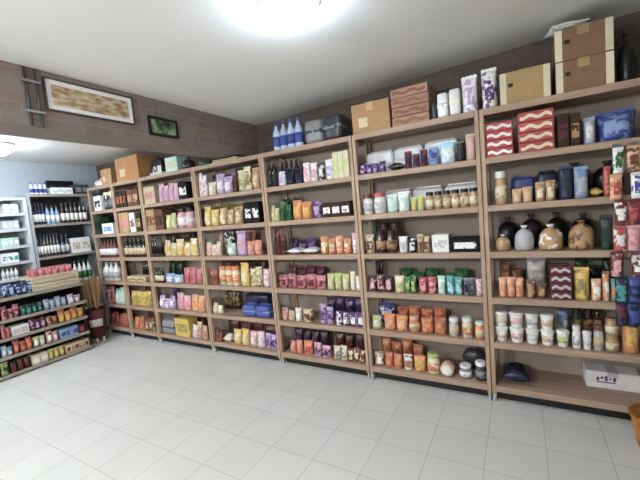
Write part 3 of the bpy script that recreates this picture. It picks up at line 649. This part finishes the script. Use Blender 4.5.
  ('u4', 3, 'pouch', 'orange', 'pink', -2.184, -2.003, 2, 0.156, 0.075, 'f', 1, 'orange and pink pouch'),
  ('u4', 3, 'pouch', 'rose', 'maroon', -2.378, -2.211, 1, 0.252, 0.090, 'b', 1, 'tall rose pouch in the back row'),
  ('u4', 4, 'pouch', 'rust', 'brown', -2.766, -2.640, 2, 0.180, 0.062, 'f', 1, 'rust brown pouch'),
  ('u4', 4, 'jar', 'cream', 'orange', -2.625, -2.337, 3, 0.204, 0.094, 'f', 1, 'cream jar with orange lid'),
  ('u4', 4, 'pouch', 'yellow', 'cream', -2.323, -2.201, 1, 0.228, 0.090, 'f', 1, 'yellow and cream pouch'),
  ('u4', 4, 'pouch', 'cream', 'olive', -2.188, -2.032, 2, 0.204, 0.069, 'f', 1, 'cream and olive pouch'),
  ('u4', 4, 'pouch', 'pink', 'white', -2.019, -1.932, 1, 0.204, 0.074, 'f', 1, 'pink and white pouch'),
  ('u4', 5, 'pouch', 'cream', 'white', -2.766, -2.629, 2, 0.108, 0.064, 'f', 1, 'small cream pouch'),
  ('u4', 5, 'pouch', 'dbrown', 'olive', -2.766, -2.556, 4, 0.240, 0.056, 'b', 1, 'dark brown pouch in the back row'),
  ('u4', 5, 'bundle', 'blue', 'sky', -2.327, -1.972, 2, 0.120, 0.150, 'f', 1, 'blue wrapped bundle'),
  ('u4', 5, 'bundle', 'navy', 'black', -2.438, -2.104, 1, 0.190, 0.120, 'b', 1, 'navy bundle in the back row'),
  ('u4', 6, 'pouch', 'maroon', 'rust', -2.766, -2.663, 2, 0.144, 0.056, 'f', 1, 'maroon and rust pouch'),
  ('u4', 6, 'pillow', 'cream', 'white', -2.648, -2.529, 1, 0.090, 0.120, 'f', 1, 'flat cream packet'),
  ('u4', 6, 'pouch', 'yellow', 'cream', -2.515, -2.289, 2, 0.180, 0.086, 'f', 1, 'plump yellow pouch'),
  ('u4', 6, 'pouch', 'pink', 'white', -2.275, -2.089, 2, 0.180, 0.077, 'f', 1, 'pink and white pouch'),
  ('u4', 6, 'pouch', 'lilac', 'purple', -2.076, -1.924, 2, 0.168, 0.068, 'f', 1, 'lilac and purple pouch'),
  ('u4', 6, 'pouch', 'maroon', 'dbrown', -2.756, -2.064, 4, 0.228, 0.090, 'b', 1, 'dark maroon pouch in the back row'),
  ('u5', 0, 'flatbox', 'white', 'lgrey', -3.535, -3.315, 1, 0.030, 0.200, 'f', 1, 'flat white box'),
  ('u5', 0, 'carton', 'mint', 'cream', -3.245, -3.040, 1, 0.160, 0.150, 'f', 1, 'pale mint carton'),
  ('u5', 0, 'carton', 'dgrey', 'white', -3.727, -3.535, 2, 0.200, 0.120, 'b', 1, 'dark grey carton at the back'),
  ('u5', 0, 'sack', 'black', 'dgrey', -3.023, -2.861, 1, 0.130, 0.138, 'f', 1, 'black tied bag'),
  ('u5', 1, 'carton', 'beige', 'rose', -3.697, -3.488, 1, 0.200, 0.140, 'f', 1, 'beige carton with rose label'),
  ('u5', 1, 'pouch', 'pink', 'lilac', -3.451, -3.098, 4, 0.213, 0.074, 'f', 1, 'pink and lilac pouch'),
  ('u5', 1, 'carton', 'black', 'white', -3.081, -2.933, 1, 0.188, 0.140, 'f', 1, 'black carton with white label'),
  ('u5', 2, 'carton', 'tan', 'brown', -3.699, -3.554, 3, 0.250, 0.140, 'f', 1, 'slim tan carton'),
  ('u5', 2, 'carton', 'brown', 'dbrown', -3.550, -3.404, 2, 0.237, 0.140, 'f', 1, 'slim brown carton'),
  ('u5', 2, 'pouch', 'lime', 'cream', -3.386, -3.208, 2, 0.188, 0.074, 'f', 1, 'pale lime pouch'),
  ('u5', 2, 'jar', 'pink', 'black', -3.191, -2.924, 2, 0.225, 0.132, 'f', 1, 'pale pink jar with black lid'),
  ('u5', 3, 'bottle', 'dbrown', 'black', -3.699, -3.503, 4, 0.252, 0.048, 'f', 1, 'dark brown bottle'),
  ('u5', 3, 'pouch', 'cream', 'yellow', -3.484, -2.914, 5, 0.188, 0.087, 'f', 1, 'cream and yellow pouch'),
  ('u5', 4, 'bottle', 'black', 'cream', -3.699, -3.546, 3, 0.188, 0.050, 'f', 1, 'black bottle with cream label'),
  ('u5', 4, 'pouch', 'sky', 'white', -3.527, -3.221, 2, 0.112, 0.090, 'f', 1, 'pale blue pouch'),
  ('u5', 4, 'pouch', 'dgreen', 'black', -3.699, -3.437, 2, 0.250, 0.090, 'b', 1, 'dark green pouch in the back row'),
  ('u5', 4, 'pouch', 'rose', 'red', -3.186, -2.888, 3, 0.200, 0.080, 'f', 1, 'rose red pouch'),
  ('u5', 5, 'pouch', 'lilac', 'white', -3.699, -3.404, 3, 0.150, 0.079, 'f', 1, 'lilac and white pouch'),
  ('u5', 5, 'pouch', 'purple', 'navy', -3.699, -3.570, 3, 0.252, 0.051, 'b', 1, 'tall purple pouch in the back row'),
  ('u5', 5, 'pouch', 'pink', 'rose', -3.368, -3.140, 2, 0.200, 0.087, 'f', 1, 'pink and rose pouch'),
  ('u5', 5, 'pouch', 'peach', 'orange', -3.123, -2.892, 2, 0.200, 0.088, 'f', 1, 'peach and orange pouch'),
  ('u5', 6, 'bundle', 'grey', 'dgrey', -3.690, -3.445, 1, 0.170, 0.140, 'f', 1, 'grey wrapped bundle'),
  ('u5', 6, 'carton', 'yellow', 'olive', -3.427, -3.179, 1, 0.213, 0.140, 'f', 1, 'yellow carton'),
  ('u5', 6, 'pouch', 'white', 'pink', -3.162, -3.062, 1, 0.163, 0.080, 'f', 1, 'white and pink pouch'),
  ('u5', 6, 'pouch', 'beige', 'rose', -3.058, -2.912, 2, 0.188, 0.066, 'f', 1, 'beige and rose pouch'),
  ('u6', 0, 'cardboard', 'orange_kraft', 'kraft', -4.206, -3.733, 1, 0.290, 0.290, 'f', 1, 'large orange brown cardboard box'),
  ('u6', 1, 'carton', 'dbrown', 'rust', -4.278, -4.064, 3, 0.204, 0.130, 'f', 1, 'slim dark brown carton'),
  ('u6', 1, 'carton', 'brown', 'tan', -4.043, -3.816, 2, 0.204, 0.130, 'f', 1, 'brown carton with tan label'),
  ('u6', 2, 'carton', 'tan', 'rose', -4.278, -4.072, 3, 0.252, 0.130, 'f', 1, 'slim tan carton'),
  ('u6', 2, 'carton', 'white', 'brown', -4.051, -3.946, 1, 0.240, 0.130, 'f', 1, 'slim white carton'),
  ('u6', 2, 'carton', 'dbrown', 'tan', -3.926, -3.824, 1, 0.228, 0.130, 'f', 1, 'slim dark brown carton'),
  ('u6', 3, 'bottle', 'black', 'beige', -4.278, -3.831, 5, 0.252, 0.088, 'f', 1, 'black bottle with beige label'),
  ('u6', 4, 'flatbox', 'beige', 'olive', -4.278, -3.878, 1, 0.070, 0.140, 'f', 1, 'flat beige box'),
  ('u6', 4, 'bottle', 'dbrown', 'black', -4.278, -4.136, 4, 0.252, 0.035, 'b', 1, 'dark brown bottle in the back row'),
  ('u6', 5, 'pouch', 'yellow', 'olive', -4.278, -3.863, 4, 0.204, 0.082, 'f', 1, 'golden yellow pouch'),
  ('u6', 6, 'pouch', 'rust', 'orange', -4.278, -4.074, 2, 0.180, 0.081, 'f', 1, 'rust and orange pouch'),
  ('u6', 6, 'pouch', 'brown', 'beige', -4.053, -3.868, 2, 0.180, 0.076, 'f', 1, 'brown and beige pouch'),
  ('u7', 0, 'sack', 'pinkwhite', 'white', -4.816, -4.572, 1, 0.130, 0.200, 'f', 1, 'pale pink tied bag'),
  ('u7', 0, 'cardboard', 'kraft', 'orange_kraft', -4.548, -4.312, 1, 0.200, 0.280, 'f', 1, 'kraft cardboard box'),
  ('u7', 1, 'carton', 'white', 'dgrey', -4.799, -4.628, 1, 0.196, 0.130, 'f', 1, 'white carton with grey label'),
  ('u7', 1, 'jar', 'dgrey', 'cream', -4.604, -4.394, 2, 0.230, 0.104, 'f', 1, 'dark grey jar with cream lid'),
  ('u7', 2, 'carton', 'dgreen', 'black', -4.857, -4.708, 2, 0.252, 0.130, 'f', 1, 'dark green carton'),
  ('u7', 2, 'carton', 'white', 'sky', -4.684, -4.425, 1, 0.138, 0.130, 'f', 1, 'white carton'),
  ('u7', 3, 'bottle', 'maroon', 'white', -4.857, -4.455, 5, 0.252, 0.079, 'f', 1, 'maroon bottle with white label'),
  ('u7', 4, 'bottle', 'white', 'lgrey', -4.857, -4.507, 3, 0.252, 0.115, 'f', 1, 'white bottle'),
  ('u7', 4, 'pouch', 'dgreen', 'black', -4.857, -4.659, 2, 0.252, 0.079, 'b', 1, 'dark green pouch in the back row'),
  ('u7', 5, 'pouch', 'rose', 'maroon', -4.857, -4.678, 2, 0.252, 0.075, 'f', 1, 'rose and maroon pouch'),
  ('u7', 5, 'pouch', 'mint', 'white', -4.654, -4.420, 2, 0.230, 0.088, 'f', 1, 'mint green pouch'),
  ('u7', 6, 'pouch', 'red', 'maroon', -4.857, -4.658, 2, 0.196, 0.080, 'f', 1, 'red and maroon pouch'),
  ('u7', 6, 'pouch', 'rust', 'red', -4.634, -4.425, 2, 0.196, 0.082, 'f', 1, 'rust and red pouch'),
  ('rack', 0, 'bottle', 'white', 'blue', -0.601, -0.410, 4, 0.150, 0.047, 'f', 1, 'white bottle with blue cap'),
  ('rack', 0, 'flatbox', 'white', 'mint', -0.376, -0.119, 1, 0.090, 0.130, 'f', 1, 'white flat tray box'),
  ('rack', 0, 'carton', 'dgrey', 'grey', -0.094, 0.085, 2, 0.130, 0.120, 'f', 1, 'dark grey carton'),
  ('rack', 0, 'carton', 'black', 'dgrey', -0.320, -0.005, 3, 0.200, 0.060, 'b', 1, 'black carton behind the white tray box'),
  ('rack', 1, 'bottle', 'navy', 'white', -0.620, -0.482, 4, 0.270, 0.034, 'f', 1, 'navy bottle with white label'),
  ('rack', 1, 'bottle', 'sky', 'white', -0.471, -0.313, 3, 0.240, 0.052, 'f', 1, 'pale blue bottle with white label'),
  ('rack', 1, 'bottle', 'dbrown', 'white', -0.301, 0.020, 6, 0.270, 0.053, 'f', 1, 'dark brown bottle with white label'),
  ('rack', 2, 'bottle', 'dgrey', 'white', -0.620, -0.368, 7, 0.290, 0.035, 'f', 1, 'dark grey bottle with white label'),
  ('rack', 2, 'bottle', 'navy', 'lgrey', -0.356, -0.249, 2, 0.270, 0.053, 'f', 1, 'navy bottle with grey label'),
  ('rack', 2, 'carton', 'white', 'beige', -0.237, 0.004, 2, 0.200, 0.140, 'f', 1, 'white carton with beige label'),
  ('rack', 3, 'bottle', 'white', 'green', -0.253, -0.022, 4, 0.280, 0.057, 'f', 1, 'white bottle'),
  ('wrack', 0, 'bundle', 'white', 'lgrey', -0.882, -0.740, 2, 0.110, 0.150, 'f', 1, 'white wrapped bundle'),
  ('wrack', 1, 'carton', 'lgrey', 'white', -0.924, -0.764, 3, 0.100, 0.150, 'f', 1, 'pale grey carton'),
  ('wrack', 2, 'carton', 'mint', 'white', -0.950, -0.790, 3, 0.100, 0.150, 'f', 1, 'pale mint carton'),
  ('wrack', 3, 'carton', 'white', 'teal', -0.975, -0.815, 3, 0.110, 0.150, 'f', 1, 'white carton with teal label'),
  ('wrack', 4, 'bottle', 'white', 'lgrey', -1.000, -0.840, 4, 0.130, 0.039, 'f', 1, 'white bottle'),
  ('wrack', 5, 'bottle', 'lgrey', 'sky', -1.024, -0.865, 4, 0.130, 0.039, 'f', 1, 'pale grey bottle'),
  ('gon', 0, 'pouch', 'navy', 'sky', -1.189, -0.911, 5, 0.154, 0.058, 'f', 1, 'navy and blue pouch'),
  ('gon', 1, 'pouch', 'rose', 'maroon', -1.218, -1.067, 3, 0.132, 0.055, 'f', 1, 'rose and maroon pouch'),
  ('gon', 1, 'pouch', 'dgreen', 'teal', -1.058, -0.856, 4, 0.121, 0.055, 'f', 1, 'dark green pouch'),
  ('gon', 1, 'pouch', 'sky', 'lgrey', -0.846, -0.613, 4, 0.121, 0.059, 'f', 1, 'blue grey pouch'),
  ('gon', 1, 'pouch', 'lilac', 'white', -0.602, -0.459, 2, 0.110, 0.066, 'f', 1, 'lilac and white pouch'),
  ('gon', 2, 'pouch', 'rose', 'red', -1.243, -1.169, 2, 0.132, 0.049, 'f', 1, 'rose red pouch'),
  ('gon', 2, 'carton', 'white', 'lgrey', -1.160, -1.011, 2, 0.100, 0.120, 'f', 1, 'white carton'),
  ('gon', 2, 'pouch', 'maroon', 'lilac', -1.002, -0.852, 3, 0.132, 0.055, 'f', 1, 'maroon and lilac pouch'),
  ('gon', 2, 'pouch', 'tan', 'brown', -0.842, -0.732, 2, 0.110, 0.057, 'f', 1, 'tan and brown pouch'),
  ('gon', 2, 'pouch', 'orange', 'yellow', -0.722, -0.451, 4, 0.143, 0.064, 'f', 1, 'orange and yellow pouch'),
  ('gon', 3, 'pouch', 'sky', 'white', -1.268, -1.176, 2, 0.110, 0.053, 'f', 1, 'pale blue pouch'),
  ('gon', 3, 'pouch', 'red', 'orange', -1.168, -1.000, 3, 0.132, 0.058, 'f', 1, 'red and orange pouch'),
  ('gon', 3, 'pouch', 'lime', 'white', -0.991, -0.877, 2, 0.121, 0.058, 'f', 1, 'pale lime pouch'),
  ('gon', 3, 'pouch', 'pink', 'white', -0.867, -0.748, 2, 0.132, 0.060, 'f', 1, 'pink and white pouch'),
  ('gon', 3, 'carton', 'sky', 'blue', -0.737, -0.544, 3, 0.110, 0.120, 'f', 1, 'pale blue carton'),
  ('gon', 3, 'pouch', 'maroon', 'red', -0.533, -0.454, 1, 0.110, 0.070, 'f', 1, 'maroon and red pouch'),
  ('gon', 4, 'pouch', 'lime', 'dgreen', -1.292, -1.226, 1, 0.121, 0.063, 'f', 1, 'lime and green pouch'),
  ('gon', 4, 'pouch', 'dbrown', 'maroon', -1.218, -1.043, 3, 0.132, 0.059, 'f', 1, 'dark brown and maroon pouch'),
  ('gon', 4, 'carton', 'cream', 'white', -1.034, -0.883, 2, 0.110, 0.120, 'f', 1, 'cream carton'),
  ('gon', 4, 'pouch', 'lime', 'yellow', -0.873, -0.711, 3, 0.121, 0.057, 'f', 1, 'lime and yellow pouch'),
  ('gon', 4, 'carton', 'beige', 'maroon', -0.700, -0.444, 3, 0.100, 0.120, 'f', 1, 'beige carton with maroon label'),
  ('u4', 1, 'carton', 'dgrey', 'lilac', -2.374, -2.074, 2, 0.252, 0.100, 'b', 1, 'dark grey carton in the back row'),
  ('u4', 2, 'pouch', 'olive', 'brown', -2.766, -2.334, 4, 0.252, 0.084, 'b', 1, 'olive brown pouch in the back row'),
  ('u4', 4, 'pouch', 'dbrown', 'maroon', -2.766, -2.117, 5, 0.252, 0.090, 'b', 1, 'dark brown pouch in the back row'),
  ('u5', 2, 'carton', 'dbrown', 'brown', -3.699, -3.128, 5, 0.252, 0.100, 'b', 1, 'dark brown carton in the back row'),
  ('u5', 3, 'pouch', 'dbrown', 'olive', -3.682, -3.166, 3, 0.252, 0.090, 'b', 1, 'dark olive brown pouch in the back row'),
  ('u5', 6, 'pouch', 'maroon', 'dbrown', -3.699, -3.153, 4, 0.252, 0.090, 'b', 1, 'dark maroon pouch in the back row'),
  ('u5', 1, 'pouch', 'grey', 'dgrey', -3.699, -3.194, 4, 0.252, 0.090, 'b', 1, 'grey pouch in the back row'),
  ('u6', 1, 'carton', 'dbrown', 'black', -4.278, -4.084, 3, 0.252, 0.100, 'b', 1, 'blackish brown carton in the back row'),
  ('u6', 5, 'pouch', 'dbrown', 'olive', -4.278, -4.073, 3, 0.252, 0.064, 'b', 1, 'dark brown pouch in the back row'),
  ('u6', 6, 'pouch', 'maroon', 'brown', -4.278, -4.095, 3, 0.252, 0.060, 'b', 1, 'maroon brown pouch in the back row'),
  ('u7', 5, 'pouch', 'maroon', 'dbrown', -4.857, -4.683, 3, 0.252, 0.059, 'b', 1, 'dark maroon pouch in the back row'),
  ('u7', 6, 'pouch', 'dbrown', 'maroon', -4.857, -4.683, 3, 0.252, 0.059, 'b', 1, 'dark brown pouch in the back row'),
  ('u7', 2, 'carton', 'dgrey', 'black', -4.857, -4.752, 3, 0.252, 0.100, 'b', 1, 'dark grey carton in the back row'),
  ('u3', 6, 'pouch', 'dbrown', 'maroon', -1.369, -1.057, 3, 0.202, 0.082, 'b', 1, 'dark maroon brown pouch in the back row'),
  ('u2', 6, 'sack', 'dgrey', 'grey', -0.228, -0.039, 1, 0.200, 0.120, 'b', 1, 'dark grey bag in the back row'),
]
def place(fr, l, s, depth_c, z):
    if fr in UX: return (s, depth_c, z), 0
    return (FR[fr][2] - depth_c, s, z), PI/2
NEXT = 0
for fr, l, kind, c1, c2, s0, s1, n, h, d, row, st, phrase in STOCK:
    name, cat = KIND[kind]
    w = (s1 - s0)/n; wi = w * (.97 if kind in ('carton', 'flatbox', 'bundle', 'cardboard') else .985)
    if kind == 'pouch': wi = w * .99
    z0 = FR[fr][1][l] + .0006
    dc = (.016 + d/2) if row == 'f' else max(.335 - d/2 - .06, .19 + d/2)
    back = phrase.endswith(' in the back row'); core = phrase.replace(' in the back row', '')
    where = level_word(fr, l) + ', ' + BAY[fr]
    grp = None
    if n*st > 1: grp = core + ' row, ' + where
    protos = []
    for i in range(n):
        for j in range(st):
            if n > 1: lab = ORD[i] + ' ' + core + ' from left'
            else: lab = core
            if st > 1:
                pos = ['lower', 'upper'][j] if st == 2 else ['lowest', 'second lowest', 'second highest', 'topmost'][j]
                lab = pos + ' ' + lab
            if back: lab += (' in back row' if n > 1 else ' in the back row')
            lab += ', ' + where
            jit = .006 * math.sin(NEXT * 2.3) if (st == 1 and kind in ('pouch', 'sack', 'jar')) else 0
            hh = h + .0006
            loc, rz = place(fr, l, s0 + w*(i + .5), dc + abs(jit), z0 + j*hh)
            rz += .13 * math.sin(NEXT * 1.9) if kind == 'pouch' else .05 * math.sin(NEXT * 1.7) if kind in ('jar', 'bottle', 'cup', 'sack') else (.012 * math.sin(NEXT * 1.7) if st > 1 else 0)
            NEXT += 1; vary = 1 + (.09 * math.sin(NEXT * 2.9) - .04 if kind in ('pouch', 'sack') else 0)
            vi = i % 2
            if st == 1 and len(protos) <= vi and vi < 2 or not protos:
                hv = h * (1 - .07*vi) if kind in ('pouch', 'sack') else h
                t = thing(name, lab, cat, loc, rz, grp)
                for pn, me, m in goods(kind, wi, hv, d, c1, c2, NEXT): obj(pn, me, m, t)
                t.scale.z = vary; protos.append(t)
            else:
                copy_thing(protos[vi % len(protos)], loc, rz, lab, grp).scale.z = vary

t = thing('plastic_bag', 'crumpled white plastic bag on top of the two large brown cartons', 'bag', (.50, .11, 2.0386 + .0006*2 + BROWN_H*2 + .0006), .2)
for pn, me, m in g_pouch(.2, .15, .06, 'white', 'lgrey', 4, True):
    if pn == 'label_panel': continue
    obj(pn, me, m, t)

# crates of red packets standing on the gondola
crate_m = wood_mat('pale_crate_wood', 'B9AC94', 'D0C4AC', 1)
def crate(z, label):
    t = thing('wooden_crate', label, 'crate', (GX - .16, -.69, z), 0, 'crates stacked on the gondola')
    a, b, h = .145, .235, .085
    wm = crate_m
    obj('bottom_board', box_mesh('crate_bottom', -a, a, -b, b, .0, .008), wm, t)
    for zz in (.010, .047):
        for s in (-1, 1):
            obj('slat', box_mesh('crate_slat_long', s*a - .004, s*a + .004, -b, b, zz, zz + .033), wm, t)
            obj('slat', box_mesh('crate_slat_short', -a + .005, a - .005, s*b - .004, s*b + .004, zz, zz + .033), wm, t)
    for sx in (-1, 1):
        for sy in (-1, 1): obj('corner_post', box_mesh('crate_post', sx*(a - .012) - .007, sx*(a - .012) + .007, sy*(b - .012) - .007, sy*(b - .012) + .007, .008, h - .004), wm, t)
crate(.8406, 'lower slatted wooden crate of the two on top of the gondola')
crate(.9266, 'upper slatted pale crate on the gondola holding red packets')
proto = None
for r_ in range(2):
    for i in range(6):
        loc = (GX - .09 - .10*r_, -.69 - .175 + .07*i, .9266 + .0085)
        lab = ORD[i] + ' red packet from left in ' + ('front' if r_ == 0 else 'back') + ' row of the upper wooden crate'
        if not proto:
            proto = thing('snack_pouch', lab, 'packet', loc, PI/2, 'red packets in the upper crate')
            for pn, me, m in g_pouch(.064, .15, .05, 'rose', 'red', 3): obj(pn, me, m, proto)
        else: copy_thing(proto, loc, PI/2, lab, 'red packets in the upper crate')

# broom bin at the gondola's end
bx, by = -4.70, -.215
t = thing('broom_bin', 'maroon bin on small white feet holding brooms beside the gondola end', 'bin', (bx, by, 0))
obj('bin_wall', lathe('bin_wall', [(0, .055), (.085, .055), (.115, .42), (.12, .43), (.108, .43), (.08, .068), (0, .068)], 24), mat('plastic', 'maroon'), t)
obj('rim', lathe('bin_rim', [(.114, .415), (.124, .418), (.124, .434), (.114, .436)], 24), mat('plastic', 'dbrown'), t)
lb = lathe('bin_label', [(.0985, .21), (.0995, .21), (.1065, .31), (.1055, .31)], 24)
bm = bmesh.new(); bm.from_mesh(lb)
bmesh.ops.delete(bm, geom=[v for v in bm.verts if not (v.co.x > .02 and v.co.y < .03)], context='VERTS')
obj('paper_label', bm_mesh(bm, 'bin_label', True), mat('paper', 'white'), t)
for k in range(4):
    q = PI/4 + k*PI/2
    obj('foot', lathe('bin_foot', [(0, .0005), (.02, .0005), (.022, .03), (.016, .057), (0, .057)], 12, at=(.06*math.cos(q), .06*math.sin(q), 0)), mat('plastic', 'white'), t)
def broom(i, q, rr):
    ox, oy = rr*math.cos(q), rr*math.sin(q)
    lab = ['straw broom standing head up at the left side of the maroon bin', 'straw broom standing head up at the front of the maroon bin',
           'straw broom standing head up at the right back of the maroon bin'][i]
    t = thing('straw_broom', lab, 'broom', (bx + ox*.72, by + oy*.72, .0692), 0, 'straw brooms in the maroon bin')
    tip = Vector((ox*.75, oy*.75, .48))
    rnd = random.Random(i); V, F = [], []
    obj('handle', lathe('broom_handle', [(0, 0), (.009, 0), (.009, .40), (0, .40)], 10), wood_z, t)
    for s in range(90):
        a = rnd.random()*6.28; k = rnd.random()**.5
        p0 = Vector((.016*k*math.cos(a), .016*k*math.sin(a), .36)); p1 = Vector((.062*k*math.cos(a) + tip.x, .062*k*math.sin(a) + tip.y, .64 + .17*rnd.random()))
        pm = (p0*.45 + p1*.55) + Vector((math.cos(a), math.sin(a), 0))*.006*k
        b0 = len(V)
        for p, wd in ((p0, .004), (pm, .005), (p1, .0025)):
            for c in range(3): V.append((p.x + wd*math.cos(a + c*2.09), p.y + wd*math.sin(a + c*2.09), p.z))
        for sgm in range(2):
            for c in range(3): F.append((b0 + sgm*3 + c, b0 + sgm*3 + (c+1) % 3, b0 + sgm*3 + 3 + (c+1) % 3, b0 + sgm*3 + 3 + c))
        F.append((b0 + 6, b0 + 7, b0 + 8))
    obj('bristles', py_mesh('broom_bristles', V, F, False), mat('straw', 'tan'), t)
    obj('binding', lathe('broom_binding', [(.012, .345), (.021, .35), (.021, .385), (.014, .39)], 12), mat('plastic', 'maroon'), t)
for i, q in enumerate((PI*1.42, PI*.08, PI*.75)): broom(i, q, .058)

# hanging strips at the right end of the rightmost bay
def strip(x, name_lab, cols, which):
    zt = level_z(1) - .006
    t = thing('hanging_strip', name_lab, 'strip', (x, -.02, zt - 1.06))
    obj('band', box_mesh('strip_band', -.008, .008, -.002, .0, .0, 1.05), mat('plastic', 'lgrey'), t)
    bm = bmesh.new(); bm_box(bm, -.006, .006, -.002, .015, 1.035, 1.045); bm_box(bm, -.02, .02, -.003, .001, 1.03, 1.06)
    obj('hanger_clip', bm_mesh(bm, 'strip_clip'), mat('metal', 'grey'), t)
    for i, (c1, c2, w, nm) in enumerate(cols):
        loc = (x + .012*math.sin(i*2 + x*40), -.056, zt - .02 - .148*(i + 1))
        p = thing('hanging_packet', '%s packet hung %s from the top on the %s hanging strip' % (nm, ORD[i], which), 'packet', loc, .15*math.sin(i*1.3), 'packets on the %s hanging strip' % which)
        for pn, me, m in g_pouch(w, .145, .04, c1, c2, i + 5): obj(pn, me, m, p)
strip(STRIP_X[0], 'pale hanging strip of packets at the right end of the shelves, the left one', [('white', 'green', .05, 'white and green'), ('peach', 'red', .06, 'peach and red'),
    ('maroon', 'white', .06, 'maroon and white'), ('red', 'white', .06, 'red and white'), ('maroon', 'pink', .06, 'maroon and pink'), ('navy', 'teal', .06, 'navy and teal'), ('navy', 'maroon', .06, 'navy and maroon')], 'left')
strip(STRIP_X[1], 'pale hanging strip of packets at the right end of the shelves, the right one', [('peach', 'brown', .06, 'peach and brown'), ('white', 'blue', .06, 'white and blue'),
    ('maroon', 'red', .06, 'deep red'), ('pink', 'rose', .06, 'pink'), ('maroon', 'white', .06, 'maroon and white'), ('blue', 'navy', .06, 'blue'), ('navy', 'blue', .06, 'dark navy')], 'right')

# wicker basket on the floor at the right
t = thing('wicker_basket', 'orange brown wicker basket on the floor at the right edge', 'basket', (BASKET[0], BASKET[1], 0))
prof = [(0, .0005), (.10, .0005), (.105, .004)] + [(.105 + .03*k/12 + (.004 if k % 2 else 0), .01 + .17*k/12) for k in range(13)] + [(.125, .18), (.095, .015), (0, .012)]
obj('woven_side', lathe('basket_side', prof, 28, wob=.012), wood_mat('wicker', '9A5F28', 'C58A48', 2), t)
obj('rim', lathe('basket_rim', [(.128, .172), (.144, .176), (.146, .188), (.136, .194), (.126, .188)], 28), wood_mat('wicker_rim', '8A5424', 'B57A3C', 2), t)

# ------------------------------------------------------------------ camera, world, colour management
cd = bpy.data.cameras.new('camera'); cam = bpy.data.objects.new('camera', cd); COL.objects.link(cam)
cx, cy, cz, yaw, pit, rol, f = CAM
r = Vector((math.cos(yaw), math.sin(yaw), 0)); fw = Vector((-math.sin(yaw), math.cos(yaw), 0)); up = Vector((0, 0, 1))
fw2 = fw*math.cos(pit) + up*math.sin(pit); up2 = up*math.cos(pit) - fw*math.sin(pit)
r3 = r*math.cos(rol) + up2*math.sin(rol); up3 = up2*math.cos(rol) - r*math.sin(rol)
cam.matrix_world = Matrix(((r3.x, up3.x, -fw2.x, cx), (r3.y, up3.y, -fw2.y, cy), (r3.z, up3.z, -fw2.z, cz), (0, 0, 0, 1)))
cd.sensor_fit = 'HORIZONTAL'; cd.sensor_width = 36; cd.lens = f/640*36; cd.clip_start = .05
sc = bpy.context.scene; sc.camera = cam
w_ = bpy.data.worlds.new('world'); sc.world = w_; w_.use_nodes = True
w_.node_tree.nodes['Background'].inputs[0].default_value = (.5, .55, .6, 1); w_.node_tree.nodes['Background'].inputs[1].default_value = .1
vs = sc.view_settings; vs.view_transform = 'Standard'; vs.look = 'None'; vs.gamma = 1; vs.use_curve_mapping = False; vs.exposure = EXPO
